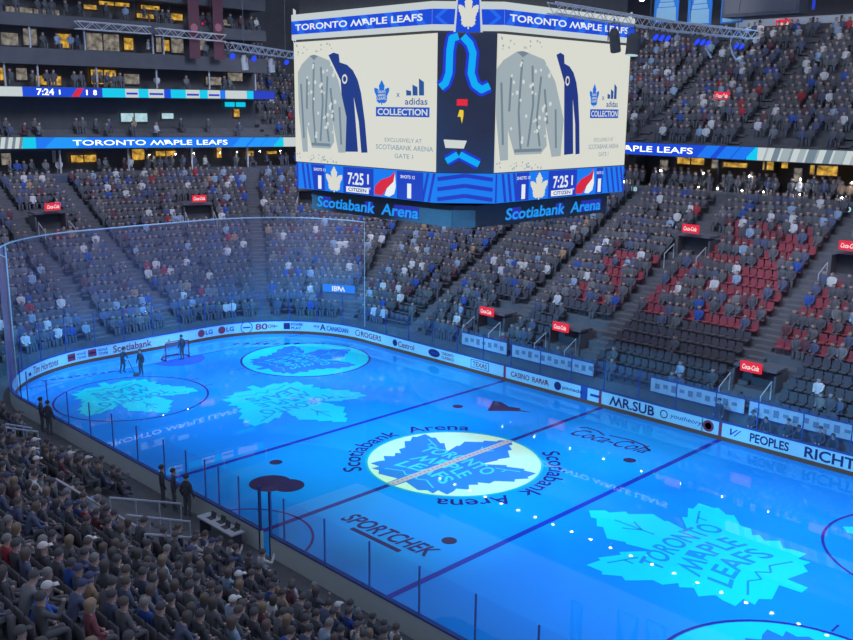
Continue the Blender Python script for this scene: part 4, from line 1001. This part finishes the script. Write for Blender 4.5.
for k, (y0, dx) in enumerate(((5.0, .9), (7.2, .9))):
    tag(MB().tube([(9.62, y0, 20.8), (9.62, y0-.05, 20.5), (9.66, y0+.2, 20.1), (9.7, y0+.45, 19.85)]+([(9.7, y0+.75, 19.95)] if k else []), .045, 6).build('cable_loop', M['pale']), f'pale cable loop drooping from the truss, {"nearer" if k == 0 else "farther from"} the scoreboard', 'cable')
for k, t_ in enumerate((.02, .30, .78)):
    stage_lamp((-17.8-4.7*t_, -1.03+8.6*t_, 20.6), f'blue stage lamp under the truss beside the scoreboard, {ordinal(k+1)} along', .2, .32, 'E_stage', -1.0, rz=PI/2)
for k, t_ in enumerate((.2, .58)):
    stage_lamp((-17.8-4.7*t_, -1.03+8.6*t_, 20.6), f'pale moving-head lamp under the truss beside the scoreboard, {ordinal(k+1)} along', .2, .85, 'E_screen', .1, body='pale')

# ------------------------------------------------------------------ scoreboard
sbd = empty('scoreboard', (0, 0, 0), label='huge four-sided video scoreboard hanging over centre ice', cat='scoreboard')
def octa(a, h): return [(h, -a), (a, -h), (a, h), (h, a), (-h, a), (-a, h), (-a, -h), (-h, -a)]
def octprism(mb, a, h, z0, z1, mi=0, cap=True):
    o = octa(a, h); vs = [(x, y, z) for z in (z0, z1) for x, y in o]
    fs = [(i, (i+1) % 8, 8+(i+1) % 8, 8+i) for i in range(8)]
    if cap: fs += [tuple(range(7, -1, -1)), tuple(range(8, 16))]
    return mb.add(vs, fs, mi)
core = MB(); octprism(core, 6.12, 4.5, 15.0, 20.6); octprism(core, 5.9, 4.3, 13.86, 15.0); octprism(core, 6.0, 4.4, 20.6, 22.6); core.build('housing', M['black'], sbd)
rg = MB()
for sx in (-1, 1):
    for sy in (-1, 1): rg.tube([(sx*3, sy*3, 22.6), (sx*3.4, sy*3.4, 32)], .07, 6)
rg.build('suspension_cable', M['steel'], sbd)
FACES = [((0, -1), (1, 0)), ((1, 0), (0, 1)), ((0, 1), (-1, 0)), ((-1, 0), (0, -1))]
SW = [(-3.37, 19.8), (-3.1, 19.7), (-2.79, 19.78), (-2.02, 19.57), (-1.41, 18.71), (-.89, 17.17), (-.98, 15.66), (-1.46, 15.64), (-1.83, 16.99), (-1.73, 16.11), (-2.02, 15.79), (-3.33, 15.79), (-3.68, 16.77), (-3.63, 15.6), (-4.01, 15.58), (-4.26, 17.4), (-4.28, 19.1), (-3.97, 19.45)]
JK = [(-2.09, 19.79), (-1.74, 19.89), (-1.39, 19.81), (-1.33, 19.47), (-.85, 19.36), (-.46, 19.12), (-.15, 18.72), (.06, 18.19), (.3, 17.0), (.46, 15.72), (.06, 15.7), (-.1, 17.0), (-.42, 18.03), (-.28, 16.8), (-.16, 15.73), (-1.02, 15.7), (-1.28, 18.71)]
for fi, ((nx, ny), (ux, uy)) in enumerate(FACES):
    vis = fi < 2
    def fmp(off, nx=nx, ny=ny, ux=ux, uy=uy): return lambda u, z: V((nx*(6.2+off)+ux*u, ny*(6.2+off)+uy*u, z))
    right = fi % 2 == 1
    ks = (lambda u: 1.295*u+.913) if right else (lambda u: u)
    kj = (lambda u: .75*u+.67) if right else (lambda u: u)
    kt = (lambda u: .68*u+.97) if right else (lambda u: u)
    q = fmp(0); c8 = MB()
    pts = [fmp(o)(u, z) for o in (-.1, 0) for u, z in ((-4.58, 15.12), (4.52, 15.12), (4.52, 20.42), (-4.58, 20.42))]
    c8.add(pts, [(4, 5, 6, 7), (0, 3, 2, 1), (0, 1, 5, 4), (1, 2, 6, 5), (2, 3, 7, 6), (3, 0, 4, 7)])
    scr = c8.build('video_screen', M['E_white'], sbd, label=('bright screen facing the near stand' if fi == 0 else 'bright screen facing away from the goal' if fi == 1 else None))
    j = MB().poly([(kj(u), z) for u, z in JK], fmp(.012), 0)
    j.disc(kj(-1.0), 18.77, .18*(.8 if right else 1), fmp(.02), 1, n=20, ry=.2); j.disc(kj(-1.0), 18.77, .11*(.8 if right else 1), fmp(.024), 0, n=20, ry=.12)
    j.stroke([(kj(-.62), 15.75), (kj(-.7), 17.3), (kj(-.92), 18.2)], .05, fmp(.02), 0)
    j.build('jacket_picture', [emi('lit_jacket_navy', (30, 52, 128)), M['E_white']], scr, label='navy zip jacket picture')
    w_ = MB().poly([(ks(u), z) for u, z in SW], fmp(.028), 0)
    for a in ([(-3.1, 19.5), (-3.2, 17.5), (-3.05, 16.0)], [(-2.6, 19.3), (-2.5, 17.8), (-2.7, 16.1)], [(-2.15, 18.9), (-2.3, 17.2), (-2.1, 16.1)], [(-3.6, 18.8), (-3.65, 17.5)], [(-1.95, 18.4), (-1.75, 17.0)], [(-4.05, 18.6), (-3.9, 16.2)], [(-1.35, 17.6), (-1.25, 16.0)], [(-3.35, 15.95), (-2.0, 15.95)]):
        w_.stroke([(ks(u), z) for u, z in a], .13, fmp(.034), 1)
    w_.poly([(ks(-3.37), 19.8), (ks(-3.08), 19.6), (ks(-2.79), 19.78), (ks(-3.08), 19.84)], fmp(.036), 1)
    r_ = random.Random(3)
    for _ in range(34):
        u, z = r_.uniform(-3.6, -1.6), r_.uniform(16.2, 19.4); w_.disc(ks(u), z, .05+.05*r_.random(), fmp(.038), 2, n=6)
    w_.build('sweater_picture', [M['E_grey'], M['E_grey2'], M['E_pale']], scr, label='pale grey knitted sweater picture')
    fl = MB()
    for _ in range(40): fl.disc(r_.uniform(-4.45, -1.6), r_.choice((r_.uniform(19.75, 20.3), r_.uniform(15.2, 15.5))), .03+.03*r_.random(), fmp(.01), 0, n=6)
    fl.build('speckle_print', M['E_grey'], scr)
    lf = MB().poly([(kt(1.36)+u*.105*(.75 if right else 1), 18.2+v*.1) for u, v in LEAF], fmp(.012), 0)
    for st, hh, v in (('TORONTO', .1, .03), ('MAPLE', .1, -.11), ('LEAFS', .1, -.24)): lf.text(st, fmp(.018), .5*(.75 if right else 1), hh, 1, kt(1.36), 18.2+v)
    lf.build('leaf_emblem', [emi('lit_leaf_blue', (30, 110, 210)), M['E_white']], scr)
    x0, x1 = kt(2.84), kt(3.92); bw = (x1-x0)/3.4; a3 = MB()
    for i, hh in enumerate((.22, .42, .66)):
        a = x0+i*bw*1.15; t0 = .16*(.7 if right else 1); a3.poly([(a, 18.08), (a+bw*.9, 18.08), (a+bw*.9-t0*.1, 18.08+hh*.78), (a+bw*.25-t0*.6, 18.08+hh)], fmp(.012))
    a3.text('adidas', fmp(.012), kt(4.05)-kt(2.75), .26, 0, kt(3.4), 17.85, bold=.02); a3.text('x', fmp(.012), .2, .16, 0, kt(2.35), 18.1, bold=-.005)
    a3.build('sportswear_emblem', emi('lit_navy_print', (40, 82, 150)), scr)
    cb = MB().quad(kt(1.0), 17.24, kt(4.17), 17.62, fmp(.012), 0); cb.text('COLLECTION', fmp(.018), (kt(4.05)-kt(1.1)), .26, 1, (kt(1.0)+kt(4.17))/2, 17.43, bold=.05)
    cb.build('collection_bar', [emi('lit_bar_blue', (30, 82, 190)), M['E_white']], scr)
    tx = MB()
    for st, u, w, z, h in (('EXCLUSIVELY AT', 2.65, 2.2, 16.3, .16), ('SCOTIABANK ARENA', 2.7, 3.4, 16.0, .2), ('GATE 1', 2.7, 1.1, 15.66, .18)): tx.text(st, fmp(.012), kt(u+w/2)-kt(u-w/2), h, 0, kt(u), z, bold=.01)
    tx.build('lettering', emi('lit_grey_print', (128, 150, 168)), scr)
    # top ribbon
    def tmp(off, nx=nx, ny=ny, ux=ux, uy=uy): return lambda u, z: V((nx*(6.4+off)+ux*u, ny*(6.4+off)+uy*u, z))
    tr = MB().quad(-4.45, 20.5, 4.45, 21.58, tmp(0), 0).quad(-4.45, 20.73, 4.45, 21.3, tmp(.01), 1)
    for u in (-4.4, -2.9, -1.4, .2, 1.7, 3.2): tr.poly([(u, 20.73), (u+.45, 20.73), (u+.95, 21.3), (u+.5, 21.3)], tmp(.014), 2) if fi else tr.poly([(u+.5, 20.73), (u+.95, 20.73), (u+.45, 21.3), (u, 21.3)], tmp(.014), 2)
    band = tr.build('top_ribbon', [M['E_rim'], M['E_blue'], emi('lit_chevron', (34, 104, 236))], sbd)
    MB().text('TORONTO MAPLE LEAFS', tmp(.022), 8.1, .27, 0, -.1, 21.02, bold=.05).build('lettering', M['E_text'], band)
    # bottom ribbon content
    def bmp(off, nx=nx, ny=ny, ux=ux, uy=uy): return lambda u, z: V((nx*(6.2+off)+ux*u, ny*(6.25+off)+uy*u, z))
    sc = MB().quad(-3.2, 13.92, 3.9 if fi == 0 else 2.85, 15.06, bmp(.01), 0)
    sc.quad(-2.4, 13.92, -1.1, 15.06, bmp(.013), 1); sc.quad(.9, 13.92, 2.35, 15.06, bmp(.013), 1)
    panel = sc.build('score_strip', [emi('lit_strip_blue', (28, 62, 190)), M['E_blue2']], sbd)
    MB().poly([(-1.73+u*.13, 14.46+v*.115) for u, v in LEAF], bmp(.02), 0).build('leaf_emblem', M['E_white'], panel)
    MB().text('7:25', bmp(.02), 1.05, .52, 0, -.26, 14.57, bold=.05).text('1', bmp(.02), .1, .42, 0, .55, 14.6, bold=.06).text('1ST', bmp(.02), .26, .1, 0, .6, 14.2).build('game_clock', M['E_text'], panel)
    s1 = MB()
    for u in (-2.75, 3.1 if fi == 0 else 2.6): s1.quad(u-.12, 13.98, u+.12, 14.58, bmp(.02))
    s1.text('SHOTS 13', bmp(.02), .85, .13, 0, -2.75, 14.84).text('SHOTS 12', bmp(.02), .85 if fi == 0 else .5, .13, 0, 3.0 if fi == 0 else 2.6, 14.84); s1.build('score_digit', M['E_text'], panel)
    sp_ = MB().quad(-.9, 13.98, .6, 14.22, bmp(.02), 0).text('CITIZEN', bmp(.026), 1.2, .15, 1, -.15, 14.1, bold=.05); sp_.build('sponsor_bar', [M['E_text'], M['E_navy']], panel)
    d0 = .0 if fi == 0 else -.12
    cy_ = MB().poly([(u+d0, z) for u, z in ((.95, 14.0), (1.0, 14.35), (1.35, 14.62), (1.95, 14.8), (2.25, 15.03), (2.15, 14.6), (1.75, 14.3), (1.45, 13.98))], bmp(.02), 0)
    cy_.poly([(u+d0, z) for u, z in ((1.6, 14.0), (1.75, 14.3), (2.15, 14.6), (2.25, 14.95), (2.3, 14.4), (2.2, 14.1), (1.9, 13.96))], bmp(.022), 1); cy_.build('visitor_emblem', [M['E_red'], M['E_text']], panel)
    # dotted text ring under the strip
    def lmp(off, nx=nx, ny=ny, ux=ux, uy=uy): return lambda u, z: V((nx*(5.3+off)+ux*u, ny*(5.3+off)+uy*u, z))
    c_ = -.75 if fi == 0 else .64
    lw = MB()
    for u0, u1 in ((-3.0, -2.4), (.0, .55), (1.9, 3.45)): lw.quad(c_+u0, 13.0, c_+u1, 13.52, lmp(.012), 1)
    pn = MB().quad(-4.6, 12.85, 4.6, 13.75, lmp(0), 0).build('lower_screen', M['black'], sbd)
    lw.text('Scotiabank  Arena', lmp(.02), 6.85, .5, 0, c_, 13.26, bold=.12, shear=.12); lw.build('lettering', [emi('lit_text_cyan', (30, 150, 245)), emi('lit_dim_violet', (38, 48, 170))], pn, label='bright blue arena name')
lr = MB(); octprism(lr, 5.28, 4.6, 12.85, 13.75); lr.build('lower_ring', M['black'], sbd)
# bottom ribbon band with slanted pattern, all round
bb = MB(); octprism(bb, 6.2, 4.5, 13.9, 15.08, 0, False)
for fi, ((nx, ny), (ux, uy)) in enumerate(FACES):
    f = lambda u, z: V((nx*6.212+ux*u, ny*6.212+uy*u, z))
    for u in (-4.5, -4.15, -3.8, -3.45): bb.poly([(u+.2, 13.92), (u+.36, 13.92), (u+.16, 15.06), (u, 15.06)] if u > -4.4 else [(u, 13.92), (u+.1, 13.92), (u+.1, 15.06), (u, 15.06)], f, 1)
    for u in (2.95, 3.35, 3.75, 4.1): bb.poly([(u+.35, 13.92), (u+.5, 13.92), (u+.2, 15.06), (u+.05, 15.06)] if fi % 2 else [(u, 13.92), (u+.15, 13.92), (u+.45, 15.06), (u+.3, 15.06)], f, 1)
bb.build('bottom_ribbon', [emi('lit_ribbon_azure', (26, 124, 240)), M['E_deep']], sbd)
# corners
for k in range(4):
    a = -PI/4+k*PI/2; n_ = V((math.cos(a), math.sin(a), 0)); u_ = V((-math.sin(a), math.cos(a), 0)); r0 = (6.2+4.55)/math.sqrt(2)
    def cm(off, n_=n_, u_=u_): return lambda u, z: n_*(r0+off)+u_*u+V((0, 0, z))
    pu = lambda px: (px-466)/30.5*1.165
    pz = lambda py: 20.42-(py-33)*.0383
    cp = MB().quad(-1.16, 15.1, 1.16, 20.5, cm(.01)).build('corner_panel', mat('corner_navy', (.13, .14, .22), .5, .1, 2), sbd, label='dark corner panel with neon blue shapes')
    L_ = [(456.5, 36), (450, 38), (448, 50), (447.5, 72), (444, 82), (439, 86)]; R_ = [(461, 36), (468, 43), (471.5, 52), (470, 72), (474, 83), (481, 88), (489, 84)]
    for shapes in (L_, R_, [(446, 160), (458, 153)], [(460, 153), (480, 163)]):
        nb = MB()
        for wd, mi, off in ((.5, 1, .02), (.27, 0, .03)):
            q_ = [(pu(x), pz(y)) for x, y in shapes]; nb.stroke(q_, wd*(1 if len(q_) > 2 else .9), cm(off), mi)
            for u, z in q_[1:-1]: nb.disc(u, z, wd/2, cm(off+.002), mi, n=16)
        nb.build('neon_shape', [emi('lit_neon', (8, 172, 246)), emi('lit_neon_edge', (34, 56, 206))], cp)
    MB().quad(pu(456), pz(104), pu(467), pz(97.5), cm(.02)).build('red_badge', M['E_sign'], cp)
    MB().poly([(pu(x), pz(y)) for x, y in ((459, 108), (463, 108.5), (463, 114), (461.5, 122), (460, 115), (457, 115))], cm(.02)).build('bolt', M['E_yellow'], cp)
    MB().poly([(pu(x), pz(y)) for x, y in ((443, 138), (467, 139), (464, 147), (445, 146.5))], cm(.02)).build('label_plate', M['E_pale'], cp)
    # emblem above
    cb_ = MB().quad(-1.38, 20.5, 1.38, 21.58, cm(.07), 0).quad(-1.38, 20.73, 1.38, 21.3, cm(.08), 1)
    for sd in (-1, 1): cb_.poly([(sd*.75, 20.73), (sd*1.1, 21.0), (sd*.75, 21.3), (sd*.95, 21.3), (sd*1.28, 21.0), (sd*.95, 20.73)], cm(.09), 2)
    cb_.build('corner_ribbon', [M['E_rim'], M['E_blue'], emi('lit_chevron', (34, 104, 236))], sbd)
    em = MB().poly([(-.56, 20.45), (-.45, 21.95), (.45, 21.95), (.56, 20.45)], cm(.12), 0)
    em.poly([(-.48, 20.45), (-.39, 21.95), (.39, 21.95), (.48, 20.45)], cm(.13), 1)
    cr = em.build('corner_crest', [M['E_rim'], M['E_blue']], sbd)
    MB().poly([(u*.088, 21.2+v*.13) for u, v in LEAF], cm(.15)).build('leaf_emblem', M['E_white'], cr)
    vb = MB()
    for i in range(3): vb.stroke([(-1.1, 14.05+.4*i), (0, 14.2+.4*i), (1.1, 14.05+.4*i)], .16, cm(.06), 0)
    vb.build('corner_chevron', M['E_deep'], sbd)

# ------------------------------------------------------------------ light
def spot(name, loc, aim, power, col, angle, blend=.3, r=.3):
    l = bpy.data.lights.new(name, 'SPOT'); l.energy = power; l.color = col; l.spot_size = math.radians(angle); l.spot_blend = blend; l.shadow_soft_size = r
    o = bpy.data.objects.new(name, l); C.objects.link(o); o.location = loc
    o.rotation_euler = (V(aim)-V(loc)).to_track_quat('-Z', 'Y').to_euler(); return o
BL = (.004, .46, 1.0)
for x in (-24, -12, 0, 12, 24):
    for sy in (-1, 1): spot('ice_wash', (x, sy*17, 30), (x, -sy*1.5, 0), 23500, BL, 44, .9)
spot('centre_fill_wash', (0, 0, 12.7), (0, 0, 0), 2100, (.004, .85, .7), 100, 1, .2)  # added under the scoreboard to fill its shadow on the ice
for lx, ly, x, y in ((23, 5, 5.5, 8.0), (-20, -14, -3.5, -6.0), (-26, 16, -12, 9.5), (20, -16, 4, -6)): spot('cyan_wash', (lx, ly, 29), (x, y, 0), 11000, (.002, .9, .3), 18, 1)
spot('centre_spot', (0, 0, 12.75), (0, 0, 0), 3500, (1, .52, .2), 39.6, .12, .1)
for x in (-26, -16, -6, 4, 14, 24): spot('board_fill', (x, -26, 22), (x, 13, .8), 46000, (.10, .52, 1), 20, .8)  # added unseen spots that brighten the dasher boards
for y in (-11, -3, 5, 13): spot('board_fill', (-8, y*.8, 23), (-29.8, y, .8), 24000, (.10, .50, 1), 26, .8)
STAND = (.80, .90, 1.15); K = 1.7
for x in (-30, -16, -2, 12, 26): spot('stand_fill', (x, 2, 33), (x, 26, 6), 9000*K, STAND, 40, .5, 5)  # added unseen spots that fill the dark stands
for x in (-34, -20, -6, 8, 22): spot('stand_fill', (x, 14, 36), (x, 42, 20), 4600*K, STAND, 42, .6, 5)
for y in (-16, 0, 16): spot('stand_fill', (-18, y, 34), (-42, y*1.3, 7), 9000*K, (.80, .86, 1.2), 42, .5, 5)
for y in (0, 16, 30): spot('stand_fill', (-24, y, 34), (-52, y, 19), 7000*K, STAND, 40, .6, 5)
for x in (-20, -8, 4, 16): spot('stand_fill', (x, -4, 33), (x, -25, 6), 1900*K, (.85, .92, 1.15), 40, .45, 5)
spot('banner_fill', (-6, 16, 24), (-6, 30, 25), 1700, (.9, .97, 1), 60, .6)  # added unseen spot that brightens the hanging banners
spot('truss_fill', (-6, -12, 27), (-20, 3, 21), 4000, (.9, .95, 1), 40, .6)  # added unseen spots that lift the dark trusses
spot('truss_fill', (14, -14, 27), (9.6, 2, 21), 1500, (.9, .95, 1), 50, .6)
w = bpy.data.worlds.new('ambient_fill'); bpy.context.scene.world = w; w.use_nodes = True
w.node_tree.nodes['Background'].inputs[0].default_value = (.25, .285, .37, 1); w.node_tree.nodes['Background'].inputs[1].default_value = 1.0  # even ambient added as fill to lift the dark areas

# ------------------------------------------------------------------ camera
cd = bpy.data.cameras.new('camera'); cam = bpy.data.objects.new('camera', cd); C.objects.link(cam)
cam.matrix_world = Matrix(((rt.x, upv.x, -dirv.x, CAM.x), (rt.y, upv.y, -dirv.y, CAM.y), (rt.z, upv.z, -dirv.z, CAM.z), (0, 0, 0, 1)))
cd.sensor_width = 36; cd.sensor_fit = 'HORIZONTAL'; cd.lens = FPX*36/853; cd.clip_end = 400
sc = bpy.context.scene; sc.camera = cam
sc.view_settings.view_transform = 'Standard'; sc.view_settings.look = 'None'; sc.view_settings.gamma = 1; sc.view_settings.use_curve_mapping = False
sc.view_settings.exposure = 0.0
